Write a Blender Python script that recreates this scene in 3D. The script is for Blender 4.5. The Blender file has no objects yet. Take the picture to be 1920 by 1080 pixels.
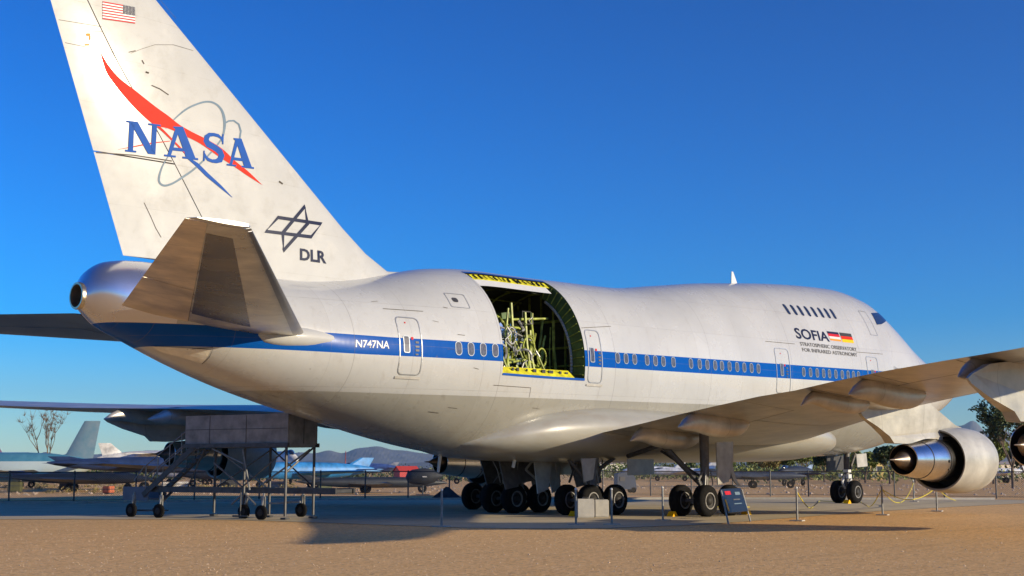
import bpy, bmesh, math, random
from math import sin, cos, pi, radians, sqrt, atan2
from mathutils import Vector, Matrix
random.seed(7)
S = bpy.context.scene
COL = S.collection
# ------------------------------------------------------------------ camera
CX, CY, CH = -66.714, -35.10, 1.75
YAW, PIT, FPX = radians(44), math.atan(338/2500), 2500.0
FW = Vector((cos(YAW)*cos(PIT), sin(YAW)*cos(PIT), sin(PIT)))
RT = Vector((sin(YAW), -cos(YAW), 0)); UP = RT.cross(FW)
cam = bpy.data.cameras.new('camera'); cam.lens = FPX/1920*36; cam.sensor_width = 36
cam.clip_start = 0.1; cam.clip_end = 60000
co = bpy.data.objects.new('camera', cam); COL.objects.link(co)
co.matrix_world = Matrix.Translation((CX, CY, CH)) @ Matrix((RT, UP, -FW)).transposed().to_4x4()
S.camera = co
# ------------------------------------------------------------------ sky and sun
SUN = Vector((1.36, -3.94, 0.97)).normalized()
EL = math.asin(SUN.z)
W = bpy.data.worlds.new('World'); S.world = W; W.use_nodes = True
nt = W.node_tree; bg = nt.nodes['Background']
sky = nt.nodes.new('ShaderNodeTexSky'); sky.sky_type = 'NISHITA'; sky.sun_disc = False
sky.sun_elevation = EL; sky.sun_rotation = atan2(SUN.x, SUN.y)
sky.altitude = 700; sky.air_density = 1.1; sky.dust_density = 0.0; sky.ozone_density = 6.0
hs = nt.nodes.new('ShaderNodeHueSaturation'); hs.inputs['Saturation'].default_value = 1.2
hs.inputs['Hue'].default_value = 0.505
gm = nt.nodes.new('ShaderNodeGamma'); gm.inputs[1].default_value = 1.45
nt.links.new(sky.outputs[0], gm.inputs[0]); nt.links.new(gm.outputs[0], hs.inputs['Color']); nt.links.new(hs.outputs[0], bg.inputs[0])
bg.inputs[1].default_value = 0.070
sl = bpy.data.lights.new('sun', 'SUN'); sl.energy = 5.0; sl.angle = radians(0.5); sl.color = (1.0, 0.85, 0.60)
so = bpy.data.objects.new('sun', sl); COL.objects.link(so)
so.rotation_euler = SUN.to_track_quat('Z', 'Y').to_euler()
S.view_settings.view_transform = 'Standard'; S.view_settings.look = 'None'
S.view_settings.exposure = 0.45; S.view_settings.gamma = 1.0

# ------------------------------------------------------------------ helpers
def ray(u, v): return FW + RT*((u-960)/FPX) - UP*((v-540)/FPX)
def at(u, v, D):
    d = ray(u, v); return Vector((CX, CY, CH)) + d*D
def gnd(u, v, z=0.0):
    d = ray(u, v); t = (z-CH)/d.z; return Vector((CX, CY, CH)) + d*t
def aty(u, v, y):
    d = ray(u, v); t = (y-CY)/d.y; return Vector((CX, CY, CH)) + d*t
WL = {}
def link(o, parent=None, wp=True):
    COL.objects.link(o)
    if parent is not None:
        o.parent = parent
        if wp and parent in WL: o.matrix_parent_inverse = Matrix.Translation(-WL[parent])
    return o
def obj(name, data, mat, parent=None, smooth=False, wp=True):
    """data = (verts, faces); vertices in world space (wp) or in the parent's space"""
    me = bpy.data.meshes.new(name)
    if isinstance(data, bmesh.types.BMesh): data.to_mesh(me); data.free()
    else: me.from_pydata([tuple(v) for v in data[0]], [], data[1])
    me.validate(); me.update()
    if mat is not None: me.materials.append(mat)
    if smooth:
        me.polygons.foreach_set('use_smooth', [True]*len(me.polygons))
        if smooth is not True: me.set_sharp_from_angle(angle=radians(smooth))
    o = bpy.data.objects.new(name, me)
    return link(o, parent, wp)
def tag(o, label=None, cat=None, group=None, kind=None):
    if label: o['label'] = label
    if cat: o['category'] = cat
    if group: o['group'] = group
    if kind: o['kind'] = kind
    return o
def thing(name, loc, label, cat, group=None, rz=0.0):
    o = bpy.data.objects.new(name, None); o.empty_display_size = .3
    COL.objects.link(o); o.location = loc; o.rotation_euler.z = rz
    if rz == 0: WL[o] = Vector(loc)
    return tag(o, label, cat, group)
def tree_copy(src, loc, label, rz=None):
    c = src.copy(); COL.objects.link(c); c.location = loc; c['label'] = label
    if rz is not None: c.rotation_euler.z = rz
    def rec(a, b):
        for ch in list(a.children):
            if ch.get('_skip'): continue
            d = ch.copy(); COL.objects.link(d); d.parent = b; rec(ch, d)
    rec(src, c); return c
class MB:
    def __init__(s): s.v = []; s.f = []
    def add(s, v, f):
        n = len(s.v); s.v += [Vector(p) for p in v]; s.f += [tuple(i+n for i in q) for q in f]; return s
    def box(s, c, d, M=None):
        c = Vector(c); h = Vector(d)/2; vs = []
        for k in range(8):
            p = Vector(((1 if k & 1 else -1)*h.x, (1 if k & 2 else -1)*h.y, (1 if k & 4 else -1)*h.z))
            if M: p = M @ p
            vs.append(c+p)
        return s.add(vs, [(0,2,3,1),(4,5,7,6),(0,1,5,4),(2,6,7,3),(0,4,6,2),(1,3,7,5)])
    def tube(s, a, b, r, r2=None, n=10, cap=True):
        a = Vector(a); b = Vector(b); r2 = r if r2 is None else r2
        d = (b-a).normalized(); x = d.orthogonal().normalized(); y = d.cross(x)
        vs = [a+(x*cos(2*pi*k/n)+y*sin(2*pi*k/n))*r for k in range(n)]+[b+(x*cos(2*pi*k/n)+y*sin(2*pi*k/n))*r2 for k in range(n)]
        fs = [(k, (k+1) % n, n+(k+1) % n, n+k) for k in range(n)]
        if cap: fs += [tuple(range(n-1, -1, -1)), tuple(range(n, 2*n))]
        return s.add(vs, fs)
    def path(s, pts, r, n=6):
        pts = [Vector(p) for p in pts]
        for a, b in zip(pts, pts[1:]):
            if (b-a).length > 1e-4: s.tube(a, b, r, n=n)
        return s
    def lathe(s, o, ax, prof, n=32, closed=False):
        """prof = list of (along, radius) about axis ax through o"""
        o = Vector(o); d = Vector(ax).normalized(); x = d.orthogonal().normalized(); y = d.cross(x)
        vs = [o+d*a+(x*cos(2*pi*k/n)+y*sin(2*pi*k/n))*r for a, r in prof for k in range(n)]
        m = len(prof)
        fs = [(i*n+k, i*n+(k+1) % n, (i+1)*n+(k+1) % n, (i+1)*n+k) for i in range(m-1) for k in range(n)]
        return s.add(vs, fs)
    def quad(s, a, b, c, d): return s.add([a, b, c, d], [(0, 1, 2, 3)])
    def d(s): return (s.v, s.f)
def loft(rings, closed=True, cap=False):
    n = len(rings[0]); vs = [p for r in rings for p in r]
    fs = []
    for i in range(len(rings)-1):
        for k in range(n if closed else n-1):
            fs.append((i*n+k, i*n+(k+1) % n, (i+1)*n+(k+1) % n, (i+1)*n+k))
    if cap: fs += [tuple(range(n-1, -1, -1)), tuple(range((len(rings)-1)*n, len(rings)*n))]
    return (vs, fs)
def pchip(xs, ys):
    h = [xs[i+1]-xs[i] for i in range(len(xs)-1)]; d = [(ys[i+1]-ys[i])/h[i] for i in range(len(h))]
    m = [d[0]]
    for i in range(1, len(xs)-1):
        if d[i-1]*d[i] <= 0: m.append(0)
        else:
            w1 = 2*h[i]+h[i-1]; w2 = h[i]+2*h[i-1]; m.append((w1+w2)/(w1/d[i-1]+w2/d[i]))
    m.append(d[-1])
    def f(x):
        x = min(max(x, xs[0]), xs[-1]); k = 0
        while k < len(xs)-2 and x > xs[k+1]: k += 1
        t = (x-xs[k])/h[k]
        return (2*t**3-3*t**2+1)*ys[k]+(t**3-2*t**2+t)*h[k]*m[k]+(-2*t**3+3*t**2)*ys[k+1]+(t**3-t**2)*h[k]*m[k+1]
    return f
def lerp(a, b, t): return a+(b-a)*t

# ------------------------------------------------------------------ materials
class NM:
    def __init__(s, name):
        s.m = bpy.data.materials.new(name); s.m.use_nodes = True; s.t = s.m.node_tree
        s.b = s.t.nodes['Principled BSDF']
    def n(s, typ, **kw):
        x = s.t.nodes.new(typ)
        for k, v in kw.items(): setattr(x, k, v)
        return x
    def l(s, a, b): s.t.links.new(a, b)
    def math(s, op, a, b=None, clamp=False):
        x = s.n('ShaderNodeMath', operation=op); x.use_clamp = clamp
        for i, q in enumerate((a, b)):
            if q is None: continue
            if isinstance(q, (int, float)): x.inputs[i].default_value = q
            else: s.l(q, x.inputs[i])
        return x.outputs[0]
    def mix(s, fac, a, b):
        x = s.n('ShaderNodeMix', data_type='RGBA')
        for i, q in ((0, fac), (6, a), (7, b)):
            if isinstance(q, (int, float)): x.inputs[i].default_value = q
            elif isinstance(q, tuple): x.inputs[i].default_value = (*q, 1)
            else: s.l(q, x.inputs[i])
        return x.outputs[2]
    def noise(s, scale, detail=4, rough=.55, vec=None):
        x = s.n('ShaderNodeTexNoise'); x.inputs['Scale'].default_value = scale
        x.inputs['Detail'].default_value = detail; x.inputs['Roughness'].default_value = rough
        if vec is not None: s.l(vec, x.inputs['Vector'])
        return x.outputs[0]
    def pos(s): return s.n('ShaderNodeNewGeometry').outputs['Position']
    def ramp(s, f, a, b):
        x = s.n('ShaderNodeMapRange'); x.inputs[1].default_value = a; x.inputs[2].default_value = b
        s.l(f, x.inputs[0]); return x.outputs[0]
    def bump(s, h, strength=.3, dist=.02):
        x = s.n('ShaderNodeBump'); x.inputs['Strength'].default_value = strength
        x.inputs['Distance'].default_value = dist; s.l(h, x.inputs['Height']); s.l(x.outputs[0], s.b.inputs['Normal'])
def mat(name, col, rough=.5, metal=0.0, var=.12, scale=3.0, coat=0.0, bump=0.0, two=None):
    k = NM(name); p = k.pos(); f = k.noise(scale, 5, .6, p)
    f = k.ramp(f, .3, .7)
    lo = tuple(c*(1-var) for c in col) if two is None else two
    k.l(k.mix(f, lo, tuple(min(1, c*(1+var)) for c in col)), k.b.inputs['Base Color'])
    k.b.inputs['Roughness'].default_value = rough; k.b.inputs['Metallic'].default_value = metal
    if coat: k.b.inputs['Coat Weight'].default_value = coat; k.b.inputs['Coat Roughness'].default_value = .12
    if bump: k.bump(k.noise(scale*8, 4, .6, p), bump, .02)
    return k.m
M = {}
M['black'] = mat('black', (.012, .012, .013), .6)
M['tyre'] = mat('tyre rubber', (.009, .0085, .0085), .9, var=.4, scale=6, bump=.2); M['tyre'].node_tree.nodes['Principled BSDF'].inputs['Specular IOR Level'].default_value = .15
M['rim'] = mat('wheel rim', (.20, .19, .18), .6, .1, var=.4, scale=14)
M['hub'] = mat('wheel hub', (.018, .016, .015), .7, .1, var=.4, scale=14)
M['strut'] = mat('strut grey', (.11, .10, .095), .5, .2, var=.35, scale=5)
M['chrome'] = mat('oleo chrome', (.75, .75, .76), .15, 1)
M['door'] = mat('gear door paint', (.36, .34, .30), .4, var=.22, scale=2.5, coat=.2)
M['galv'] = mat('galvanised tube', (.20, .20, .20), .45, .5, var=.3, scale=8)
M['darksteel'] = mat('dark steel', (.07, .07, .075), .5, .5, var=.3, scale=5)
M['boxgrey'] = mat('stand panel grey', (.22, .215, .21), .6, var=.35, scale=2.2)
M['blue'] = mat('nasa blue', (.008, .075, .34), .55, var=.08)
M['red'] = mat('signal red', (.60, .025, .01), .55, var=.08)
M['flagred'] = mat('flag red', (.5, .02, .03), .45)
M['orange'] = mat('orange', (.75, .25, .03), .45)
M['gold'] = mat('flag gold', (.85, .45, .01), .45)
M['white'] = mat('white paint', (.6, .6, .59), .4, var=.05)
M['navy'] = mat('navy', (.015, .02, .05), .4)
M['ink'] = mat('lettering grey', (.10, .10, .11), .5)
M['orbit'] = mat('orbit grey blue', (.14, .20, .26), .45)
M['seam'] = mat('seam', (.10, .085, .07), .7, var=.5, scale=9)
M['trim'] = mat('door trim', (.42, .43, .43), .35, .6, var=.2)
M['frame'] = mat('window frame', (.30, .33, .37), .4, .4)
M['pane'] = mat('window shade', (.075, .07, .075), .25, var=.5, scale=9, coat=.6)
M['paneup'] = mat('dark glass', (.02, .025, .04), .12, coat=1)
M['yellow'] = mat('zinc primer yellow', (.66, .60, .02), .55, var=.35, scale=4)
M['primer'] = mat('green primer', (.06, .11, .03), .55, var=.4, scale=3)
M['primerlt'] = mat('bright primer', (.27, .31, .05), .5, var=.7, scale=4)
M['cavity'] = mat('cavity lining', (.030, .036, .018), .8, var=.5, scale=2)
M['silver'] = mat('bare metal', (.66, .64, .62), .22, 1.0, var=.12, scale=2.5)
M['silverr'] = mat('brushed tail metal', (.60, .60, .63), .36, .9, var=.14, scale=1.6)
M['ropey'] = mat('yellow rope', (.62, .50, .03), .6)
M['conc'] = mat('concrete block', (.40, .38, .34), .8, var=.15, scale=4, bump=.3)
def metal_skin(name, col, rough=.33, metal=.75, ps=(1.1, .9)):
    k = NM(name); p = k.pos()
    n1 = k.noise(.8, 5, .6, p)
    mp = k.n('ShaderNodeMapping'); mp.inputs['Scale'].default_value = (.15, 1.2, 1.2); k.l(p, mp.inputs[0])
    n2 = k.noise(5, 4, .6, mp.outputs[0])
    c = k.mix(k.ramp(n1, .3, .7), tuple(x*.62 for x in col), tuple(min(1, x*1.15) for x in col))
    c = k.mix(k.math('MULTIPLY', k.ramp(n2, .55, .8), .35), c, tuple(x*.5 for x in col))
    sx = k.n('ShaderNodeSeparateXYZ'); k.l(p, sx.inputs[0])
    a = k.math('ABSOLUTE', k.math('SUBTRACT', k.math('FRACT', k.math('DIVIDE', k.math('ADD', sx.outputs[1], sx.outputs[0]), ps[0]*2.6)), .5))
    ln = k.math('LESS_THAN', a, .006)
    c = k.mix(k.math('MULTIPLY', ln, .45), c, tuple(x*.35 for x in col))
    k.l(c, k.b.inputs['Base Color']); k.b.inputs['Metallic'].default_value = metal
    k.l(k.ramp(n1, -.5, 1.8), k.b.inputs['Roughness'])
    rr = k.math('ADD', k.math('MULTIPLY', n1, .25), rough-.12); k.l(rr, k.b.inputs['Roughness'])
    return k.m
M['wing'] = metal_skin('wing skin', (.56, .53, .48), .36, .55)
M['stab'] = metal_skin('stabiliser skin', (.80, .77, .68), .30, .7)
M['stabrefl'] = metal_skin('stabiliser dark panel', (.24, .21, .165), .26, .8)  # dark reflection in polished metal put into the colour
M['elev'] = metal_skin('elevator skin', (.85, .72, .56), .36, .5)  # warm reflection on the elevators put into the colour
M['cowl'] = metal_skin('cowl paint', (.47, .46, .42), .38, .1)
for q_ in ('blue', 'red', 'flagred', 'orange', 'gold', 'navy', 'ink', 'orbit', 'seam'): M[q_].node_tree.nodes['Principled BSDF'].inputs['Specular IOR Level'].default_value = .12
# fuselage livery: white above, blue stripe, grey below, all by position on the skin
def livery():
    k = NM('fuselage livery'); p = k.pos()
    sx = k.n('ShaderNodeSeparateXYZ'); k.l(p, sx.inputs[0]); X, Y, Z = sx.outputs
    top = k.math('ADD', 5.885, k.math('MULTIPLY', .0165, k.math('MAXIMUM', 0, k.math('ADD', X, 39))))
    bot = k.math('ADD', 5.285, k.math('MULTIPLY', .0152, k.math('MAXIMUM', 0, k.math('ADD', X, 40))))
    dem = k.math('ADD', 4.13, k.math('MULTIPLY', .0125, k.math('MAXIMUM', 0, k.math('ADD', X, 38))))
    st = k.math('MULTIPLY', k.math('LESS_THAN', Z, top), k.math('GREATER_THAN', Z, bot))
    lo = k.math('LESS_THAN', Z, dem)
    tail = k.math('LESS_THAN', X, -45.9)
    n1 = k.noise(.35, 5, .6, p)
    mp = k.n('ShaderNodeMapping'); mp.inputs['Scale'].default_value = (1, 1, .25); k.l(p, mp.inputs[0])
    n2 = k.noise(2.2, 6, .65, mp.outputs[0])
    cb = k.n('ShaderNodeCombineXYZ'); k.l(k.math('FLOOR', k.math('ADD', k.math('DIVIDE', X, 3.05), .5)), cb.inputs[0]); k.l(k.math('FLOOR', k.math('ADD', k.math('DIVIDE', k.math('SUBTRACT', Z, k.math('MULTIPLY', X, .013)), 1.37), .5)), cb.inputs[1])
    wn = k.n('ShaderNodeTexWhiteNoise'); k.l(cb.outputs[0], wn.inputs['Vector']); pv_ = wn.outputs['Value']
    mv = k.n('ShaderNodeMapping'); mv.inputs['Scale'].default_value = (2.6, 2.6, .18); k.l(p, mv.inputs[0]); streak = k.ramp(k.noise(1.6, 5, .65, mv.outputs[0]), .56, .80)
    white = k.mix(k.ramp(n1, .3, .7), (.42, .425, .42), (.49, .495, .49))
    grey = k.mix(k.ramp(n1, .3, .7), (.28, .275, .24), (.33, .32, .285))
    # belly grime gets browner downwards where hydraulic fluid and dust collect
    grime = k.math('MULTIPLY', k.ramp(n2, .45, .75), k.ramp(Z, 4.2, 2.2))
    grey = k.mix(k.math('MULTIPLY', grime, .55), grey, (.20, .16, .12))
    white = k.mix(k.math('MULTIPLY', k.ramp(n2, .58, .85), .22), white, (.5, .46, .40))
    white = k.mix(k.math('MULTIPLY', pv_, .22), white, (.36, .35, .32)); grey = k.mix(k.math('MULTIPLY', pv_, .4), grey, (.22, .21, .18))
    white = k.mix(k.math('MULTIPLY', streak, .30), white, (.25, .22, .18)); grey = k.mix(k.math('MULTIPLY', streak, .45), grey, (.12, .10, .08))
    c = k.mix(lo, white, grey)
    c = k.mix(st, c, k.mix(k.ramp(n2, .4, .9), (.002, .070, .33), (.003, .080, .36)))
    # frame lap joints
    f1 = k.math('LESS_THAN', k.math('ABSOLUTE', k.math('SUBTRACT', k.math('FRACT', k.math('DIVIDE', X, 3.05)), .5)), .0035)
    f2 = k.math('LESS_THAN', k.math('ABSOLUTE', k.math('SUBTRACT', k.math('FRACT', k.math('DIVIDE', k.math('SUBTRACT', Z, k.math('MULTIPLY', X, .013)), 1.37)), .5)), .006)
    f3 = k.math('LESS_THAN', k.math('ABSOLUTE', k.math('SUBTRACT', k.math('FRACT', k.math('DIVIDE', k.math('ADD', X, .7), 6.1)), .5)), .0018)
    c = k.mix(k.math('MULTIPLY', k.math('MAXIMUM', f1, f2), k.math('MULTIPLY', k.ramp(n2, .25, .7), .42)), c, (.16, .14, .12))
    c = k.mix(k.math('MULTIPLY', f3, .45), c, (.12, .11, .1))
    # spots
    v = k.n('ShaderNodeTexVoronoi'); v.inputs['Scale'].default_value = .9; k.l(p, v.inputs['Vector'])
    sp = k.math('LESS_THAN', v.outputs[0], .035)
    c = k.mix(k.math('MULTIPLY', sp, .5), c, (.15, .12, .1))
    c = k.mix(k.math('MULTIPLY', tail, k.math('GREATER_THAN', Z, top)), c, (.70, .70, .75))
    k.l(c, k.b.inputs['Base Color'])
    k.l(k.math('MULTIPLY', k.math('MULTIPLY', tail, k.math('GREATER_THAN', Z, top)), .9), k.b.inputs['Metallic'])
    k.b.inputs['Roughness'].default_value = .34
    k.l(k.math('ADD', .16, k.math('MULTIPLY', n1, .22)), k.b.inputs['Roughness'])
    k.l(k.math('MULTIPLY', .5, k.math('SUBTRACT', 1, st)), k.b.inputs['Coat Weight']); k.b.inputs['Coat Roughness'].default_value = .09
    k.l(k.math('SUBTRACT', .5, k.math('MULTIPLY', st, .42)), k.b.inputs['Specular IOR Level'])
    mb = k.n('ShaderNodeMapping'); mb.inputs['Scale'].default_value = (1.0, .35, .35); k.l(p, mb.inputs[0])
    k.bump(k.noise(1.3, 3, .55, mb.outputs[0]), .22, .05)
    return k.m
M['fus'] = livery()
def finmat():
    k = NM('fin paint'); p = k.pos()
    n1 = k.noise(.45, 5, .62, p); n2 = k.noise(1.6, 7, .7, p)
    c = k.mix(k.ramp(n1, .3, .7), (.39, .392, .385), (.45, .452, .445))
    c = k.mix(k.math('MULTIPLY', k.ramp(n2, .52, .72), .22), c, (.26, .23, .17)); n3 = k.noise(.9, 6, .7, p); c = k.mix(k.math('MULTIPLY', k.ramp(n3, .56, .66), .4), c, (.50, .49, .46))
    k.l(c, k.b.inputs['Base Color']); k.l(k.math('ADD', .30, k.math('MULTIPLY', n2, .35)), k.b.inputs['Roughness']); k.b.inputs['Specular IOR Level'].default_value = .22
    k.b.inputs['Coat Weight'].default_value = .10; k.b.inputs['Coat Roughness'].default_value = .12
    sx = k.n('ShaderNodeSeparateXYZ'); k.l(p, sx.inputs[0])
    q = k.math('ADD', k.math('MULTIPLY', sx.outputs[2], .93), k.math('MULTIPLY', sx.outputs[0], .36))
    f1 = k.math('LESS_THAN', k.math('ABSOLUTE', k.math('SUBTRACT', k.math('FRACT', k.math('DIVIDE', sx.outputs[2], 1.45)), .5)), .004)
    c = k.mix(k.math('MULTIPLY', f1, k.math('MULTIPLY', k.ramp(n2, .35, .65), .4)), c, (.2, .18, .15)); k.l(c, k.b.inputs['Base Color'])
    k.bump(k.noise(.7, 3, .5, p), .3, .07)
    return k.m
M['fin'] = finmat()

# ------------------------------------------------------------------ ground
def sandmat():
    k = NM('desert gravel'); p = k.pos()
    a = k.noise(.05, 3, .5, p); b = k.noise(1.3, 6, .65, p); c3 = k.noise(28, 3, .7, p)
    c = k.mix(k.ramp(b, .3, .7), (.82, .47, .17), (.95, .58, .24))
    c = k.mix(k.ramp(a, .35, .65), c, k.mix(k.ramp(b, .3, .7), (.78, .45, .17), (.92, .57, .24)))
    v = k.n('ShaderNodeTexVoronoi'); v.inputs['Scale'].default_value = 16; k.l(p, v.inputs['Vector'])
    peb = k.ramp(v.outputs[0], .05, .32)
    c = k.mix(k.math('MULTIPLY', k.math('SUBTRACT', 1, peb), .55), c, (.85, .60, .36))
    c = k.mix(k.math('MULTIPLY', k.ramp(c3, .55, .8), .45), c, (.25, .15, .08))
    mt = k.n('ShaderNodeMapping'); mt.inputs['Rotation'].default_value = (0, 0, radians(-40)); mt.inputs['Scale'].default_value = (.06, 1.1, 1); k.l(p, mt.inputs[0])
    tr_ = k.noise(1.0, 4, .6, mt.outputs[0]); c = k.mix(k.math('MULTIPLY', k.ramp(tr_, .52, .70), .28), c, (.45, .27, .12))
    g1 = k.noise(7, 4, .75, p); g2 = k.noise(15, 3, .7, p)
    c = k.mix(k.math('MULTIPLY', k.ramp(g1, .48, .64), .75), c, (.36, .19, .075))
    c = k.mix(k.math('MULTIPLY', k.ramp(g2, .52, .68), .65), c, (.98, .72, .42))
    k.l(c, k.b.inputs['Base Color']); k.b.inputs['Roughness'].default_value = .95
    k.b.inputs['Specular IOR Level'].default_value = .15
    h = k.math('ADD', k.math('MULTIPLY', k.noise(9, 5, .7, p), .8), k.math('MULTIPLY', c3, .45))
    k.bump(h, .6, .06)
    return k.m
def concmat():
    k = NM('apron concrete'); p = k.pos()
    b = k.noise(.6, 6, .62, p); d = k.noise(3.5, 5, .7, p)
    c = k.mix(k.ramp(b, .3, .7), (.50, .41, .26), (.60, .50, .33))
    c = k.mix(k.math('MULTIPLY', k.ramp(d, .55, .8), .4), c, (.22, .17, .12))
    sx = k.n('ShaderNodeSeparateXYZ'); k.l(p, sx.inputs[0])
    f = None
    for i, off in ((0, 1.1), (1, .6)):
        q = k.math('LESS_THAN', k.math('ABSOLUTE', k.math('SUBTRACT', k.math('FRACT', k.math('DIVIDE', k.math('ADD', sx.outputs[i], off), 6.1)), .5)), .004)
        f = q if f is None else k.math('MAXIMUM', f, q)
    c = k.mix(k.math('MULTIPLY', f, .8), c, (.06, .05, .04))
    k.l(c, k.b.inputs['Base Color']); k.b.inputs['Roughness'].default_value = .9; k.b.inputs['Specular IOR Level'].default_value = .1
    k.bump(d, .2, .01)
    return k.m
def grid(x0, x1, y0, y1, nx, ny, f):
    vs = [(lerp(x0, x1, i/nx), lerp(y0, y1, j/ny), f(lerp(x0, x1, i/nx), lerp(y0, y1, j/ny))) for j in range(ny+1) for i in range(nx+1)]
    fs = [(j*(nx+1)+i, j*(nx+1)+i+1, (j+1)*(nx+1)+i+1, (j+1)*(nx+1)+i) for j in range(ny) for i in range(nx)]
    return vs, fs
M['sand'] = sandmat(); M['pad'] = concmat()
R_ = 19000
tag(obj('ground', ([(-R_, -R_, 0), (R_, -R_, 0), (R_, R_, 0), (-R_, R_, 0)], [(0, 1, 2, 3)]), M['sand']), kind='structure')
near = [(-60, 24), (-52, 16.5), (-45.43, 9.9), (-41.6, 6.0), (-40.1, 3.4), (-39.6, .6), (-39.3, -2.6), (-38.9, -6.2), (-38.0, -8.1), (-36.1, -9.5), (-32.7, -10.0), (-29.1, -9.6), (-24.5, -8.75), (-19, -7.8), (-10.9, -7.05), (-1.5, -6.6), (6, -6.4)]
far = [(6.5, -2), (2.6, 2), (-4.1, 10.5), (-12, 17.5), (-20.5, 23.6), (-33, 27.0), (-50, 44), (-70, 40)]
pts = [(x+random.uniform(-.06, .06), y+random.uniform(-.06, .06), .012) for x, y in near+far]
tag(obj('apron', (pts, [tuple(range(len(pts)))]), M['pad']), kind='structure')
kb = MB()
for a, b in zip(far, far[1:]):
    A = Vector((*a, .06)); B = Vector((*b, .06)); d = (B-A); L = d.length; ang = atan2(d.y, d.x)
    kb.box((A+B)/2, (L, .18, .12), Matrix.Rotation(ang, 3, 'Z'))
tag(obj('kerb', kb.d(), M['conc']), kind='structure')
# pebbles and tufts near the camera so the gravel has relief
def pebbles():
    v = []; f = []
    for i in range(9000):
        D = 9+random.random()**1.4*33; lat = random.uniform(-.40, .40)*D
        x = CX+FW.x/cos(PIT)*D+RT.x*lat; y = CY+FW.y/cos(PIT)*D+RT.y*lat
        r = random.uniform(.006, .02)*(1 if random.random() < .95 else 1.7); n = len(v)
        a = random.random()*6; h = r*.8
        for k in range(4): v.append((x+r*cos(a+k*pi/2)*random.uniform(.7, 1.3), y+r*sin(a+k*pi/2)*random.uniform(.7, 1.3), -.003))
        v.append((x, y, h))
        f += [(n, n+1, n+4), (n+1, n+2, n+4), (n+2, n+3, n+4), (n+3, n, n+4)]
    return v, f
M['peb'] = mat('pebbles', (.50, .35, .22), .9, var=.5, scale=11)
tag(obj('gravel', pebbles(), M['peb']), 'fine loose tan gravel scattered over the foreground sand', 'gravel', kind='stuff')

# ------------------------------------------------------------------ aircraft
ROOT = thing('jet_airliner', (-26, 0, 0), 'huge white four engined jet with blue stripe and an open bay in its rear side', 'aircraft')
SX = [-48.15,-47.9,-47.4,-46.5,-45,-43,-41,-39,-37,-35,-33,-31,-28,-25,-22,-19,-16,-13,-10,-8,-6,-4.5,-3,-1.5,0,1.5,2.8,3.5,3.9]
ZTf = pchip(SX, [6.94,7.38,7.69,7.81,7.8,7.78,7.78,7.98,8.38,8.81,8.97,8.98,9.04,9.11,9.47,9.88,10.19,10.46,10.64,10.7,10.48,9.7,8.5,7.7,7.25,6.95,6.62,6.28,5.88])
ZBf = pchip(SX, [6.31,6.12,5.76,5.41,4.83,4.18,3.66,3.2,2.74,2.38,2.15,2.04,2.01,2.07,2.1,2.14,2.16,2.21,2.3,2.36,2.53,2.74,3.1,3.6,4.15,4.7,5.1,5.35,5.6])
WF = pchip([-48.15,-47.9,-47.4,-46.5,-45,-43,-41,-39,-36,-33,-3,-1,0.5,1.8,2.8,3.5,3.9], [.36,.75,1.1,1.45,1.85,2.35,2.75,3.0,3.2,3.25,3.25,3.05,2.7,2.2,1.6,.95,.2])
def zcf(x):
    a = max(min(max((-38-x)/10, 0), 1), min(max((x+2)/6, 0), 1))
    return (5.55+.013*(x+30))*(1-a)+.5*(ZTf(x)+ZBf(x))*a
def fp(x, th, off=0.0):
    """fuselage point at station x, angle th (0 = starboard side, up positive)"""
    z0 = zcf(x); s = sin(th); h = (ZTf(x)-z0) if s > 0 else (z0-ZBf(x)); w = WF(x)
    p = Vector((x, -w*cos(th), z0+h*s))
    if off:
        n = Vector((0, -cos(th)/w, s/h)).normalized(); p += n*off
    return p
def hw(x, z):
    z0 = zcf(x); h = (ZTf(x)-z0) if z > z0 else (z0-ZBf(x)); q = (z-z0)/h
    return WF(x)*sqrt(max(0, 1-q*q))
def fz(x, z, off=.012):
    z0 = zcf(x); h = (ZTf(x)-z0) if z > z0 else (z0-ZBf(x)); q = max(-1, min(1, (z-z0)/h))
    return fp(x, math.asin(q), off)
def fuv(u, v):
    """pixel -> (x, z) where its ray meets the starboard skin"""
    lo, hi = -4.5, -.1
    for _ in range(40):
        y = (lo+hi)/2; P = aty(u, v, y)
        if -y > hw(P.x, P.z): lo = y
        else: hi = y
    P = aty(u, v, hi); return P.x, P.z
CX0, CX1 = -34.15, -29.88        # bay
TLO = math.asin(-(5.50-4.93)/3.38); THI = radians(67)
xs = set(); x = -48.15
while x < -47: xs.add(round(x, 3)); x += .125
while x < 0: xs.add(round(x, 3)); x += .5
while x < 3.9: xs.add(round(x, 3)); x += .15
xs |= {3.86, 3.9, CX0, CX1}; xs = sorted(xs)
xs = [a for i, a in enumerate(xs) if a in (CX0, CX1) or all(abs(a-c) > .09 for c in (CX0, CX1))]
ths = [-pi/2+2*pi*k/96 for k in range(96)]
ths = sorted([t for t in ths if abs(t-TLO) > .03 and abs(t-THI) > .03]+[TLO, THI])
nT = len(ths)
vs = [fp(x, t) for x in xs for t in ths]; fs = []
for i in range(len(xs)-1):
    for k in range(nT):
        k2 = (k+1) % nT
        if CX0-1e-6 <= xs[i] and xs[i+1] <= CX1+1e-6 and TLO-1e-6 <= ths[k] and ths[k2] <= THI+1e-6 and k2: continue
        fs.append((i*nT+k, (i+1)*nT+k, (i+1)*nT+k2, i*nT+k2))
fs.append(tuple((len(xs)-1)*nT+k for k in range(nT)))
fus = obj('fuselage', (vs, fs), M['fus'], ROOT, smooth=40)
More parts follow.
